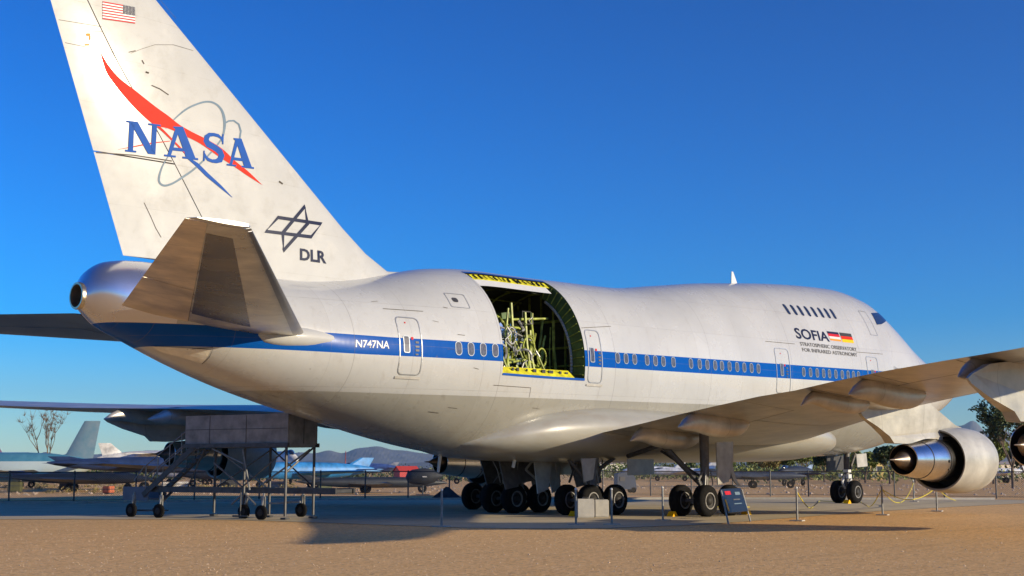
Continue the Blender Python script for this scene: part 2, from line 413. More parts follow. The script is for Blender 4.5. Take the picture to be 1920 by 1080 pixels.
# APU outlet
z0 = zcf(-48.15); b = MB()
b.lathe((-48.15, 0, z0), (-1, 0, 0), [(-.1, .37), (.05, .40), (.10, .385), (.10, .33), (-.5, .30)], 28)
ap = obj('tail_outlet', b.d(), mat('outlet ring', (.50, .42, .30), .3, .9), ROOT, smooth=40)
b = MB(); b.lathe((-47.9, 0, z0), (-1, 0, 0), [(0, .001), (0, .34)], 24); obj('tail_duct', b.d(), M['black'], ap)
# surface markings -----------------------------------------------------
def drape(name, polys, fn, m, parent, cut=.35, lift=0):
    """polys: list of closed 2D outlines; fn maps 2D -> 3D on the skin; long edges are cut so that they follow it"""
    bm = bmesh.new()
    for pl in polys:
        q = [bm.verts.new((p[0], p[1], 0)) for p in pl]
        try: bm.faces.new(q)
        except ValueError: pass
    bmesh.ops.triangulate(bm, faces=bm.faces[:])
    for _ in range(5):
        es = [e for e in bm.edges if (fn(*e.verts[0].co[:2])-fn(*e.verts[1].co[:2])).length > cut]
        if not es: break
        bmesh.ops.subdivide_edges(bm, edges=es, cuts=1); bmesh.ops.triangulate(bm, faces=bm.faces[:])
    for v in bm.verts: v.co = fn(v.co.x, v.co.y)
    for f in bm.faces:
        f.normal_update()
        if f.normal.y > 0: f.normal_flip()
    return obj(name, bm, m, parent)
def rrect(cx, cy, w, h, r, n=4, sh=0.0):
    pts = []
    for sx, sy, a0 in ((1, 1, 0), (-1, 1, pi/2), (-1, -1, pi), (1, -1, 3*pi/2)):
        for k in range(n+1):
            a = a0+pi/2*k/n
            px = sx*(w/2-r)+r*cos(a); py = sy*(h/2-r)+r*sin(a)
            pts.append((cx+px+sh*py, cy+py))
    return pts
def ring(outer, inner):
    n = len(outer); return [[outer[i], outer[(i+1) % n], inner[(i+1) % n], inner[i]] for i in range(n)]
skin = lambda o: (lambda x, z: fz(x, z, o))
def window(u, v, w=.22, h=.37, pane='pane', sh=0.0):
    x, z = fuv(u, v)
    f = drape('window', ring(rrect(x, z, w+.045, h+.045, w/2+.008, sh=sh), rrect(x, z, w, h, w/2-.012, sh=sh)), skin(.014), M['frame'] if pane == 'pane' else M['paneup'], ROOT)
    drape('pane', [rrect(x, z, w+.01, h+.01, w/2-.01, sh=sh)], skin(.008), M[pane], f)
for u, v in zip([860, 883, 906, 928.5], [653, 654.5, 655.5, 657]): window(u, v, .25, .42)
mid = [1157.8,1173.6,1189.7,1213,1228.6,1243.6,1262.5,1295.2,1311.6,1326,1340.6,1353.3,1367.6,1381.8,1395.3,1408.8,1421.8]
for u in mid: window(u, 671+(u-1157)*.076)
for u in [1506.7,1519.5,1532,1544,1555,1567,1579,1590,1600,1609.5]: window(u, 697.5+(u-1507)*.068)
for i, u in enumerate([1475,1488.5,1501,1514,1526.5,1539,1551,1562]): window(u, 580+(u-1475)*.10, .19, .46, 'paneup')
def door(u0, v0, u1, v1, win, sill=True, lift=0):
    """u0,v0 top left, u1,v1 bottom right of the outline"""
    xa, za = fuv(u0, v0); xb, zb_ = fuv(u1, v1)
    x0, x1 = min(xa, xb), max(xa, xb); z0, z1 = min(za, zb_), max(za, zb_)
    cx, cz, w, h = (x0+x1)/2, (z0+z1)/2, x1-x0, z1-z0
    f = drape('cabin_door', ring(rrect(cx, cz, w+.07, h+.07, .17), rrect(cx, cz, w, h, .14)), skin(.016), M['trim'], ROOT)
    wx = cx+win
    g = drape('door_window', ring(rrect(wx, cz+.04, .25, .56, .06), rrect(wx, cz+.04, .19, .50, .04)), skin(.018), M['frame'], f)
    drape('door_pane', [rrect(wx, cz+.04, .2, .51, .04)], skin(.011), M['pane'], f)
    drape('door_handle', [rrect(wx+.42, cz+.12, .13, .07, .02), rrect(wx+.42, cz-.02, .16, .06, .02), rrect(wx+.42, cz-.14, .15, .07, .02), rrect(wx+.40, cz-.27, .12, .05, .02)], skin(.014), M['darksteel'], f)
    drape('door_placard', [rrect(wx+.24, cz+.24, .09, .09, .01), rrect(cx-.1, cz+.75, .05, .05, .01)], skin(.014), M['flagred'], f)
    if sill: drape('door_sill', [rrect(cx, z0-.11, w+.16, .08, .02)], skin(.03), M['conc'], f)
door(740, 595, 785.5, 702.5, -.17)
door(1095, 619, 1126.5, 717.5, -.16)
door(1451, 653, 1480, 737, -.12)
door(1623, 669, 1647, 742, -.05, False)
# crew door on the upper deck, hatches
for q in [(1629, 606, .7, 1.25), ]:
    x, z = fuv(q[0], q[1]); drape('crew_hatch', ring(rrect(x, z, q[2], q[3], .06), rrect(x, z, q[2]-.05, q[3]-.05, .05)), skin(.012), M['trim'], ROOT)
x, z = fuv(858, 564); hp = drape('access_hatch', ring(rrect(x, z, .82, .52, .05), rrect(x, z, .78, .48, .05)), skin(.012), M['trim'], ROOT)
drape('vent', [rrect(x-.1, z+.02, .24, .16, .07)], skin(.012), M['darksteel'], hp)
seams = []
def seam_u(pts_, w=.018):
    P = [fuv(*p) for p in pts_]
    for a, b in zip(P, P[1:]):
        d = Vector((b[0]-a[0], b[1]-a[1])); n = Vector((-d.y, d.x)).normalized()*w/2
        seams.append([(a[0]-n.x, a[1]-n.y), (b[0]-n.x, b[1]-n.y), (b[0]+n.x, b[1]+n.y), (a[0]+n.x, a[1]+n.y)])
seam_u([(718, 579), (793, 584)]); seam_u([(925, 722), (995, 727)]); seam_u([(1435, 640), (1490, 645)])
seam_u([(1605, 660), (1655, 664)]); seam_u([(1090, 615), (1145, 612)]); seam_u([(995, 727), (992, 745)], .012)
for k in range(12):
    u = random.uniform(650, 1120); v = random.uniform(560, 800)
    if 900 < u and v < 720: continue
    seam_u([(u, v), (u+random.uniform(4, 22), v+random.uniform(-1, 3))], random.uniform(.008, .02))
for sm_ in seams: drape('skin_seam', [sm_], skin(.012), M['seam'], ROOT)
# text
def text2d(s, m_, fn, name, parent, bold=0.0, cut=.3, font_aspect=1.0):
    cu = bpy.data.curves.new('t', 'FONT'); cu.body = s; cu.size = 1; cu.offset = bold; cu.resolution_u = 3
    o = bpy.data.objects.new('t', cu); COL.objects.link(o)
    dg = bpy.context.evaluated_depsgraph_get(); me = bpy.data.meshes.new_from_object(o.evaluated_get(dg))
    bpy.data.objects.remove(o); bpy.data.curves.remove(cu)
    X = [v.co.x for v in me.vertices]; Y = [v.co.y for v in me.vertices]
    x0, x1, y0, y1 = min(X), max(X), min(Y), max(Y)
    bm = bmesh.new(); bm.from_mesh(me); bpy.data.meshes.remove(me)
    for v in bm.verts: v.co = ((v.co.x-x0)/(x1-x0), (v.co.y-y0)/(y1-y0), 0)
    bmesh.ops.triangulate(bm, faces=bm.faces[:])
    for _ in range(3):
        es = [e for e in bm.edges if (fn(*e.verts[0].co[:2])-fn(*e.verts[1].co[:2])).length > cut]
        if not es: break
        bmesh.ops.subdivide_edges(bm, edges=es, cuts=1); bmesh.ops.triangulate(bm, faces=bm.faces[:])
    for v in bm.verts: v.co = fn(v.co.x, v.co.y)
    for f in bm.faces:
        f.normal_update()
        if f.normal.y > 0: f.normal_flip()
    return obj(name, bm, m_, parent)
def quadmap(TL, TR, BL, BR, surf):
    def f(s, t):
        a = (lerp(BL[0], BR[0], s), lerp(BL[1], BR[1], s)); b = (lerp(TL[0], TR[0], s), lerp(TL[1], TR[1], s))
        return surf(lerp(a[0], b[0], t), lerp(a[1], b[1], t))
    return f
def corners(pp, conv): return [conv(*p) for p in pp]
c4 = corners([(667, 637), (730, 639.5), (666.5, 651), (729.5, 654)], fuv)
text2d('N747NA', M['white'], quadmap(*c4, skin(.012)), 'registration', ROOT, .012)
c4 = corners([(1487, 614), (1551, 623), (1494, 635), (1556, 641)], fuv)
text2d('SOFIA', M['navy'], quadmap(*c4, skin(.012)), 'name_lettering', ROOT, .02)
c4 = corners([(1499, 641), (1605, 652), (1501, 648), (1607, 659)], fuv)
text2d('STRATOSPHERIC OBSERVATORY', M['ink'], quadmap(*c4, skin(.012)), 'caption_lettering', ROOT, .012)
c4 = corners([(1503, 652), (1606, 662), (1505, 659), (1608, 669)], fuv)
text2d('FOR INFRARED ASTRONOMY', M['ink'], quadmap(*c4, skin(.012)), 'caption_lettering', ROOT, .012)
c4 = corners([(1675, 687), (1705, 693), (1677, 694), (1706, 699)], fuv)
text2d('Clipper Lindbergh', M['ink'], quadmap(*c4, skin(.012)), 'nose_lettering', ROOT, 0)
def flag(pp, conv, surf, bands, name, parent):
    c4 = corners(pp, conv); f = quadmap(*c4, surf); f2 = quadmap(*c4, surf)
    par = None
    for i, (a, b_, mm, sub) in enumerate(bands):
        o = drape(name if par is None else sub, [[(p[0], p[1]) for p in ((r0, a), (r1, a), (r1, b_), (r0, b_))] for r0, r1 in ((0, 1),)], f, M[mm], parent if par is None else par, .4)
        par = par or o
flag([(1549.5, 621), (1571, 623.5), (1557, 638), (1577.5, 640.5)], fuv, skin(.012), [(.75, 1, 'navy', 's'), (.46, .75, 'flagred', 'red_band'), (.2, .46, 'white', 'white_band'), (0, .2, 'orange', 'orange_band')], 'flag', ROOT)
flag([(1573, 623.5), (1595, 626), (1580, 641.5), (1601, 643.5)], fuv, skin(.012), [(.64, 1, 'black', 's'), (.32, .64, 'red', 'red_band'), (0, .32, 'gold', 'gold_band')], 'flag', ROOT)
# cockpit side window
P = [fuv(*p) for p in [(1633, 587), (1640, 589), (1653, 608), (1644, 609)]]
drape('cockpit_window', [P], skin(.015), M['paneup'], ROOT)
b = MB()
for y0, y1 in ((-1.15, -.1), (.1, 1.15)):
    q = []
    for y, zt_ in ((y0, 0), (y1, 0), (y1, 1), (y0, 1)):
        x = -2.75 if zt_ == 0 else -3.75
        hwid = WF(x); z0 = zcf(x); z = z0+(ZTf(x)-z0)*sqrt(max(0, 1-(y/hwid)**2)); q.append((x+.02, y, z+.03))
    b.quad(*q)
obj('windshield', b.d(), M['paneup'], ROOT)
for (u, v, dh) in ((1377, 532, .42),):
    P = aty(u, v, 0); b = MB(); b.add([P+Vector(q) for q in ((-.28, -.02, -.1), (.28, -.02, -.1), (-.1, -.015, .55), (-.22, -.015, .55), (-.28, .02, -.1), (.28, .02, -.1), (-.1, .015, .55), (-.22, .015, .55))], [(0, 1, 2, 3), (5, 4, 7, 6), (1, 5, 6, 2), (4, 0, 3, 7), (3, 2, 6, 7)])
    obj('antenna', b.d(), M['white'], ROOT)

# ---- telescope bay
def arc_strip(xa, xb, t0, t1, d0, d1, n=28):
    """band at depth d0 (at xa) .. d1 (at xb) inside the skin"""
    r1 = [fp(xa, lerp(t0, t1, k/n), -d0) for k in range(n+1)]; r2 = [fp(xb, lerp(t0, t1, k/n), -d1) for k in range(n+1)]
    return loft([r1, r2], closed=False)
TB, TT = TLO, THI
b = MB(); b.add(*arc_strip(CX1, CX1, TB, TT, 0, .62)); jam = obj('bay_frame', b.d(), M['primer'], ROOT)
b = MB(); b.add(*arc_strip(CX0, CX0, TB, TT, 0, .3)); obj('bay_frame', b.d(), M['primer'], ROOT)
b = MB()
for k in range(28):
    b.tube(fp(CX1-.02, lerp(TB, TT-.12, k/28), -.66), fp(CX1-.02, lerp(TB, TT-.12, (k+1)/28), -.66), .055, n=8)
obj('bay_seal', b.d(), M['door'], ROOT, smooth=True)
b = MB()
for k in range(14):
    t = lerp(TB, TT, (k+.5)/14); b.tube(fp(CX1-.03, t, -.06), fp(CX1-.03, t, -.56), .02, n=6)
obj('frame_rib', b.d(), M['primerlt'], ROOT)
# lining: dark shell inboard, floor, far wall, bulkheads
LX0, LX1 = CX0-.35, CX1+1.1
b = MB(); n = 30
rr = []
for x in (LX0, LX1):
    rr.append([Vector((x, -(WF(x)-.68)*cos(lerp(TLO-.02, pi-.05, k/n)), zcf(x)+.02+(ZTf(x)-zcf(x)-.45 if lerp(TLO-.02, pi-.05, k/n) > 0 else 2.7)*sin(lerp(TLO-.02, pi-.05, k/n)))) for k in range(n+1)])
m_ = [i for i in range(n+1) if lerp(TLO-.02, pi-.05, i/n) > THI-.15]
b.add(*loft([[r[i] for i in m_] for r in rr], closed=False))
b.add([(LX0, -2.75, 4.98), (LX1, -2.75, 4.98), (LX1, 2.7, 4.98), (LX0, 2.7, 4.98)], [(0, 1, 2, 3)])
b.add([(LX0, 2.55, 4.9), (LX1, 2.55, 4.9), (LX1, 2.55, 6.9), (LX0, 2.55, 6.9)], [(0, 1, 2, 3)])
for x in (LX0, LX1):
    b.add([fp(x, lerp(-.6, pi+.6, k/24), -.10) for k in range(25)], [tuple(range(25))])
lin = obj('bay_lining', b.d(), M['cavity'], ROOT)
# ribs and frames on the far side and forward bulkhead
b = MB()
for i in range(5):
    x = lerp(LX0+.5, LX1-.3, i/4); pts_ = [Vector((x, -(WF(x)-.8)*cos(a), zcf(x)+(2.9)*sin(a))) for a in [radians(d) for d in range(80, 181, 10)]]
    b.path(pts_, .04, 5)
for a in (75, 95, 115, 135, 155, 175):
    a = radians(a); b.tube((LX0, -(2.4)*cos(a), 5.55+2.95*sin(a)), (LX1, -(2.4)*cos(a), 5.55+2.95*sin(a)), .03, n=5)
for i in range(9):
    y = lerp(-2.6, 2.4, i/8); zt2 = min(8.4, 5.6+(ZTf(-29)-5.8)*sqrt(max(0, 1-(y/3.0)**2))-.25); b.box((LX1-.05, y, (5.3+zt2)/2), (.06, .07, zt2-5.3))
b.box((LX1-.08, 0, 7.35), (.08, 4.2, .09)); b.box((LX1-.08, 0, 6.3), (.08, 5, .08)); b.box((LX1-.08, -.6, 5.6), (.08, 3.8, .08))
obj('bay_rib', b.d(), M['primerlt'], lin)
# sills
def sill_band(t0, t1, d0, d1, x0, x1, n=6):
    return loft([[fp(lerp(x0, x1, k/n), t0, -d0) for k in range(n+1)], [fp(lerp(x0, x1, k/n), t1, -d1) for k in range(n+1)]], closed=False)
b = MB(); b.add([Vector((CX0, -hw(CX0, 4.95)+.03, 4.96)), Vector((CX1-.5, -hw(CX1, 4.98)+.03, 4.99)), Vector((CX1-.5, -2.85, 5.27)), Vector((CX0, -2.85, 5.24))], [(0, 1, 2, 3)])
sillo = obj('bay_sill', b.d(), M['yellow'], ROOT)
for k in range(9):
    b = MB(); x = lerp(CX0+.2, CX1-.8, k/8+random.uniform(-.03, .03)); b.box((x, -3.02, 5.16), (random.uniform(.05, .25), .05, random.uniform(.05, .12))); obj('sill_fitting', b.d(), M['black'], sillo)
b = MB(); b.add(*loft([[fp(lerp(CX0, CX1, k/6), TLO-.012, .02) for k in range(7)], [fp(lerp(CX0, CX1, k/6), TLO+.012, .02) for k in range(7)]], closed=False)); obj('sill_trim', b.d(), M['blue'], sillo)
b = MB(); b.add(*loft([[fp(lerp(CX0, CX1, k/6), THI+.05, .012) for k in range(7)], [fp(lerp(CX0, CX1, k/6), THI-.0, .012) for k in range(7)]], closed=False)); top_ = obj('bay_header', b.d(), M['blue'], ROOT)
b = MB(); b.add(*sill_band(THI, THI-.11, .04, .10, CX0, CX1-.05)); hd = obj('header_panel', b.d(), M['yellow'], top_)
b = MB(); b.add(*sill_band(THI-.11, THI-.23, .10, .14, CX0, CX1-.25)); obj('header_lip', b.d(), M['white'], top_)
for k in range(16):
    b = MB(); x = lerp(CX0+.15, CX1-.3, k/15); a = fp(x, THI-.02, -.03); c = fp(x+random.uniform(-.1, .1), THI-.10, -.06); b.tube(a, c, random.uniform(.012, .035), n=5); obj('header_bracket', b.d(), M['black'], top_)
# telescope
b = MB(); tc = Vector((-31.9, -.4, 6.2))
for (dx, r) in ((.35, 1.15), (0, 1.25)):
    if dx == 0: tb0 = b; b = MB()
    pts_ = [tc+Vector((dx-.35, cos(a)*r, sin(a)*r)) for a in [2*pi*k/28 for k in range(29)]]; b.path(pts_, .06, 6)
tel = obj('telescope', b.d(), M['primerlt'], ROOT, smooth=True); obj('ring', tb0.d(), M['primerlt'], tel, smooth=True)
b = MB()
random.seed(11)
hub = tc+Vector((.0, -.7, .1))
for k in range(9):
    a = 2*pi*k/9; b.tube(tc+Vector((-.35, cos(a)*1.2, sin(a)*1.2)), hub+Vector((random.uniform(-.2, .5), 0, random.uniform(-.3, .3))), .035, n=6)
obj('truss', b.d(), M['primerlt'], tel)
cabm = mat('cable silver', (.42, .42, .41), .4, .4)
for k in range(24):
    base = Vector((random.uniform(-33.7, -31.3), random.uniform(-2.2, -1.0), random.uniform(5.25, 7.1)))
    pts_ = [base]
    for j in range(4): pts_.append(pts_[-1]+Vector((random.uniform(-.22, .22), random.uniform(-.15, .15), random.uniform(-.26, .26))))
    b = MB(); b.path(pts_, random.choice((.018, .03, .045)), 5); obj('cable', b.d(), cabm, tel)
insm = mat('instrument grey', (.16, .2, .22), .35, .5, var=.6, scale=6)
for k in range(12):
    b = MB(); b.box((random.uniform(-33.7, -30.6), random.uniform(-1.6, -.6), random.uniform(5.3, 6.8)), (random.uniform(.12, .4), .2, random.uniform(.12, .4)), Matrix.Rotation(random.uniform(-.6, .6), 3, 'Y')); obj('instrument', b.d(), insm, tel)
b = MB(); b.lathe((-32.3, -1.5, 6.55), (0, -1, .1), [(0, .001), (0, .14), (.1, .2), (.18, .2), (.14, .15), (.05, .001)], 20); obj('mirror_cell', b.d(), mat('pale blue cell', (.35, .45, .55), .3, .3), tel, smooth=40)
b = MB()
for k in range(7):
    a = random.uniform(-.6, 1.2); x = -30.9+random.uniform(-.5, .6)
    pts_ = [Vector((x+j*.12, -1.6+j*.04, 5.3+j*.28+random.uniform(-.06, .06))) for j in range(random.randint(3, 6))]; b.path(pts_, .045, 5)
b.tube((-33.4, -1.5, 5.25), (-31.9, -1.7, 6.0), .05); b.tube((-32.4, -1.7, 5.5), (-31.3, -1.7, 5.7), .045); b.tube((-31.9, -1.7, 6.0), (-30.5, -1.6, 5.35), .035)
b.tube((-30.9, -1.5, 7.2), (-30.7, -1.5, 5.9), .05); b.tube((-31.8, -1.4, 7.15), (-30.1, -1.6, 7.3), .045)
obj('mount_beam', b.d(), M['primerlt'], tel)
random.seed(7)

for k in range(9):
    x = lerp(-32.3, -29.6, k/8)+random.uniform(-.1, .1); y = random.uniform(-1.9, -1.1); b = MB()
    zt2 = random.uniform(6.6, 8.0); b.path([Vector((x, y, 5.1)), Vector((x+random.uniform(-.15, .15), y+.1, lerp(5.1, zt2, .5))), Vector((x+random.uniform(-.3, .5), y+.2, zt2))], random.choice((.03, .045, .06)), 6); obj('frame_member', b.d(), M['primerlt'], tel)
for k in range(7):
    z = lerp(5.4, 6.8, k/6); x = random.uniform(-33.0, -31.2); b = MB(); b.path([Vector((x+.26*j, -1.5-.1*sin(j), z+random.uniform(-.05, .05))) for j in range(random.randint(3, 6))], random.choice((.025, .04)), 6); obj('frame_member', b.d(), M['primerlt'], tel)
for (x, z, r) in ((-31.3, 6.1, .42), (-30.6, 5.8, .34), (-32.2, 6.5, .3), (-33.0, 5.7, .3)):
    b = MB(); b.path([Vector((x+r*cos(a)*.7, -1.75, z+r*sin(a))) for a in [2*pi*j/20 for j in range(21)]], .035, 6); obj('mount_ring', b.d(), M['primerlt'] if x > -32 else cabm, tel, smooth=True)
b = MB(); b.lathe((-31.9, -1.2, 6.6), (-.5, -1, .1), [(0, .001), (0, .5), (.12, .55), (.2, .5)], 26); obj('mirror', b.d(), M['silver'], tel, smooth=40)
P_ = [(-33.7, -1.8, 5.3), (-33.2, -1.6, 6.9), (-32.6, -1.9, 5.3), (-32.1, -1.6, 6.7), (-31.5, -1.9, 5.3), (-31.0, -1.6, 6.4), (-30.6, -1.9, 5.3)]
for a, c in zip(P_, P_[1:]):
    b = MB(); b.tube(a, c, .04, n=7); obj('truss', b.d(), M['primerlt'], tel)
for a, c in ((P_[1], P_[3]), (P_[3], P_[5]), (P_[0], P_[2]), (P_[2], P_[4])):
    b = MB(); b.tube(a, c, .035, n=7); obj('truss', b.d(), M['galv'], tel)
for k in range(10):
    x = random.uniform(-33.8, -30.4); z = random.uniform(5.3, 7.4); b = MB(); b.box((x, -1.0, z), (random.uniform(.2, .6), .5, random.uniform(.2, .6)), Matrix.Rotation(random.uniform(-.3, .3), 3, 'Y')); obj('equipment_box', b.d(), (M['black'], M['primer'], insm)[k % 3], tel)
# ---- wing
LEf = lambda y: -10.5-.885*y
def TEf(y): return lerp(-28.75, -30.6, y/12.5) if y < 12.5 else lerp(-30.6, -41.0, (y-12.5)/17.3)
ZTEf = pchip([0, 3.2, 8, 12, 18, 22, 26, 29.8], [2.75, 3.0, 3.65, 4.12, 4.42, 4.5, 4.68, 4.9])
ZLEf = pchip([0, 3.2, 12, 18, 22, 29.8], [3.45, 3.7, 4.25, 4.45, 4.55, 4.95])
def airfoil(n=14, t=.12):
    up = []; lo = []
    for k in range(n+1):
        s = (1-cos(pi*k/n))/2
        y = 5*t*(.2969*sqrt(s)-.126*s-.3516*s*s+.2843*s**3-.1036*s**4)
        up.append((s, y*.95)); lo.append((s, -y*.85))
    return up, lo
def wing_ring(y, side, le, te, zle, zte, t):
    up, lo = airfoil(t=t); ch = le-te
    g = lambda s, h: Vector((le-s*ch, side*y, lerp(zle, zte, s)+h*ch))
    return [g(*p) for p in up]+[g(*p) for p in reversed(lo[1:-1])]
def wing_z(y, x, lower=True):
    le, te = LEf(y), TEf(y); s = (le-x)/(le-te); t = lerp(.125, .085, min(1, y/20))
    hh = 5*t*(.2969*sqrt(max(s, 0))-.126*s-.3516*s*s+.2843*s**3-.1036*s**4)
    return lerp(ZLEf(y), ZTEf(y), s)-hh*.85*(le-te)
for side in (-1, 1):
    ys = [1.5, 3.2, 5, 7, 9, 11, 12.5, 14.5, 17, 19.5, 22, 24.5, 27, 28.8, 29.5, 29.8]
    rings = []
    for y in ys:
        sh = 0 if y < 29 else (.25 if y < 29.7 else .9)
        rings.append(wing_ring(y, side, LEf(y)-sh, TEf(y)+sh*.4, ZLEf(y), ZTEf(y), lerp(.125, .085, min(1, y/20))))
    wg = obj('wing', loft(rings, cap=True), M['wing'], ROOT, smooth=35)
    # trailing edge flap gap, hinge lines: thin dark strips set on the lower skin
    b = MB()
    for frac, y0, y1 in ((.70, 4.2, 10.2), (.72, 13.2, 19.8), (.76, 20.2, 28.6), (.16, 4, 29)):
        n = 14
        for k in range(n):
            a, c = lerp(y0, y1, k/n), lerp(y0, y1, (k+1)/n); q = []
            for y, d in ((a, 0), (c, 0), (c, .035), (a, .035)):
                x = lerp(LEf(y), TEf(y), frac)-d; q.append((x, side*y, wing_z(y, x)-.006))
            b.quad(*q)
    for y, f0, f1 in ((4.3, .7, .98), (10.2, .7, .98), (13.2, .72, .98), (19.9, .74, .98), (16.4, .72, .98), (24.5, .2, .97), (8.2, .16, .7), (14.6, .16, .7)):
        for k in range(6):
            q = []
            for f, d in ((lerp(f0, f1, k/6), 0), (lerp(f0, f1, (k+1)/6), 0), (lerp(f0, f1, (k+1)/6), .03), (lerp(f0, f1, k/6), .03)):
                x = lerp(LEf(y), TEf(y), f); q.append((x, side*(y+d), wing_z(y, x)-.006))
            b.quad(*q)
    obj('flap_gap', b.d(), M['seam'], wg)
    fl = [(5.0, -29.5, 4.2, .38), (7.8, -30.4, 4.2, .42), (12.9, -30.9, 4.2, .30), (15.7, -32.9, 4.6, .40), (20.4, -35.9, 4.3, .36)]
    if side > 0: fl[3] = (18.3, -34.9, 4.0, .40)
    for (y, xt, L, r) in fl:
        rings = []; n = 20
        for k in range(15):
            s = k/14; x = xt+s*L
            rad = r*(sin(pi*min(1, (s*1.12+.0)))**.62 if s < .5 else 1)*(1 if s < .6 else sqrt(max(.02, 1-((s-.6)/.4)**2)))
            if s == 0: rad = .02
            zc_ = (wing_z(y, max(x, TEf(y)+.15))-(.04+rad*.50) if x > TEf(y) else ZTEf(y)-.5-rad*.35)
            rings.append([Vector((x, side*y+rad*.62*cos(a), zc_+rad*sin(a)*(1.0 if sin(a) > 0 else 1.05))) for a in [2*pi*j/n for j in range(n)]])
        # smooth the centre line
        cz = [sum(p.z for p in r_)/n for r_ in rings]
        for it in range(4): cz2 = [cz[0]]+[(cz[i-1]+2*cz[i]+cz[i+1])/4 for i in range(1, 14)]+[cz[14]]; rings = [[p+Vector((0, 0, cz2[i]-cz[i])) for p in r_] for i, r_ in enumerate(rings)]; cz = cz2
        fr = obj('flap_fairing', loft(rings, cap=True), M['wing'], wg, smooth=40)
# belly fairing
BZ = pchip([-34.5, -33, -31, -28, -20, -14, -12, -10.6], [2.5, 2.15, 2.02, 1.97, 1.99, 2.05, 2.2, 2.6])
BW = pchip([-34.5, -33, -31, -28, -20, -14, -12, -10.6], [1.2, 2.6, 3.35, 3.62, 3.68, 3.5, 3.0, 1.6])
BT = pchip([-34.5, -33, -31, -28, -20, -14, -12, -10.6], [2.75, 3.5, 4.1, 4.35, 4.2, 4.1, 3.7, 3.1])
rings = []
for k in range(49):
    x = lerp(-34.5, -10.6, k/48); zb_, w, zt_ = BZ(x), BW(x), BT(x); zm = lerp(zb_, zt_, .52)
    rings.append([Vector((x, w*(abs(cos(a))**.85)*(1 if cos(a) > 0 else -1), zm+(zt_-zm if sin(a) > 0 else zm-zb_)*(abs(sin(a))**.85)*(1 if sin(a) > 0 else -1))) for a in [2*pi*j/48 for j in range(48)]])
def bellymat():
    k = NM('belly fairing paint'); p = k.pos(); n1 = k.noise(.5, 5, .6, p)
    sx = k.n('ShaderNodeSeparateXYZ'); k.l(p, sx.inputs[0])
    mp = k.n('ShaderNodeMapping'); mp.inputs['Scale'].default_value = (.25, 1, 1); k.l(p, mp.inputs[0]); n2 = k.noise(1.8, 6, .65, mp.outputs[0])
    c = k.mix(k.ramp(n1, .3, .7), (.28, .275, .24), (.33, .32, .285)); c = k.mix(k.math('MULTIPLY', k.ramp(n2, .45, .75), .55), c, (.22, .17, .12))
    k.l(c, k.b.inputs['Base Color']); k.b.inputs['Roughness'].default_value = .35; k.b.inputs['Coat Weight'].default_value = .3
    return k.m
obj('belly_fairing', loft(rings, cap=True), bellymat(), ROOT, smooth=50)

# ---- fin
FB, FT = 7.5, 18.3
def fin_le(z):
    x = -37.0-1.203*(z-8.41)
    if z < 9.6: x += .55*((9.6-z)/1.2)**2
    return x
def fin_te(z): return -46.77-.367*(z-7.82)
def fin_t(z): return lerp(.105, .09, (z-8)/10)
def fin_half(x, z):
    le, te = fin_le(z), fin_te(z); s = (le-x)/(le-te)
    if s <= 0 or s >= 1: return 0
    t = fin_t(z); return .9*5*t*(.2969*sqrt(s)-.126*s-.3516*s*s+.2843*s**3-.1036*s**4)*(le-te)
def finp(x, z, off=.012): return Vector((x, -fin_half(x, z)-off, z))
def finuv(u, v):
    y = -.3
    for _ in range(25): P = aty(u, v, y); y = -fin_half(P.x, P.z)
    return P.x, P.z
HG = [finuv(*p) for p in [(150, -30), (192, 59), (217, 110), (250, 170), (287, 230), (325, 302), (380, 410), (415, 480)]]
HGs = sorted((z, x) for x, z in HG)
def hinge(z):
    if z <= HGs[0][0]: (z0, x0), (z1, x1) = HGs[0], HGs[1]
    elif z >= HGs[-1][0]: (z0, x0), (z1, x1) = HGs[-2], HGs[-1]
    else:
        for (z0, x0), (z1, x1) in zip(HGs, HGs[1:]):
            if z0 <= z <= z1: break
    return x0+(x1-x0)*(z-z0)/(z1-z0)
def fin_part(za, zb_, fa, fb, nz=14, nx=16, gap=0):
    rings = []
    for j in range(nz+1):
        z = lerp(za, zb_, j/nz); x0 = fa(z); x1 = fb(z); R1 = []
        for i in range(nx+1):
            s = i/nx; s = s*s if fa is fin_le else s
            x = lerp(x0, x1, s); R1.append((x, fin_half(x, z) if 0 < i or fa is not fin_le else 0))
        rings.append([Vector((x, -h, z)) for x, h in R1]+[Vector((x, h+.001, z)) for x, h in reversed(R1)])
    return loft(rings, cap=True)
fin = obj('tail_fin', fin_part(FB, FT, fin_le, lambda z: hinge(z)+.02), M['fin'], ROOT, smooth=40)
SPL = finuv(250, 295)[1]
obj('rudder', fin_part(7.95, SPL-.02, lambda z: hinge(z)-.02, fin_te, 8, 8), M['fin'], fin, smooth=40)
obj('rudder', fin_part(SPL+.02, FT, lambda z: hinge(z)-.02, fin_te, 10, 8), M['fin'], fin, smooth=40)
b = MB()
for (z, x) in [(lerp(8, FT, k/30), 0) for k in range(30)]:
    z2 = z+(FT-8)/30; b.add([(hinge(z)+.03, 0, z), (hinge(z)-.03, 0, z), (hinge(z2)-.03, 0, z2), (hinge(z2)+.03, 0, z2)], [(0, 1, 2, 3)])
obj('hinge_gap', b.d(), M['black'], fin)
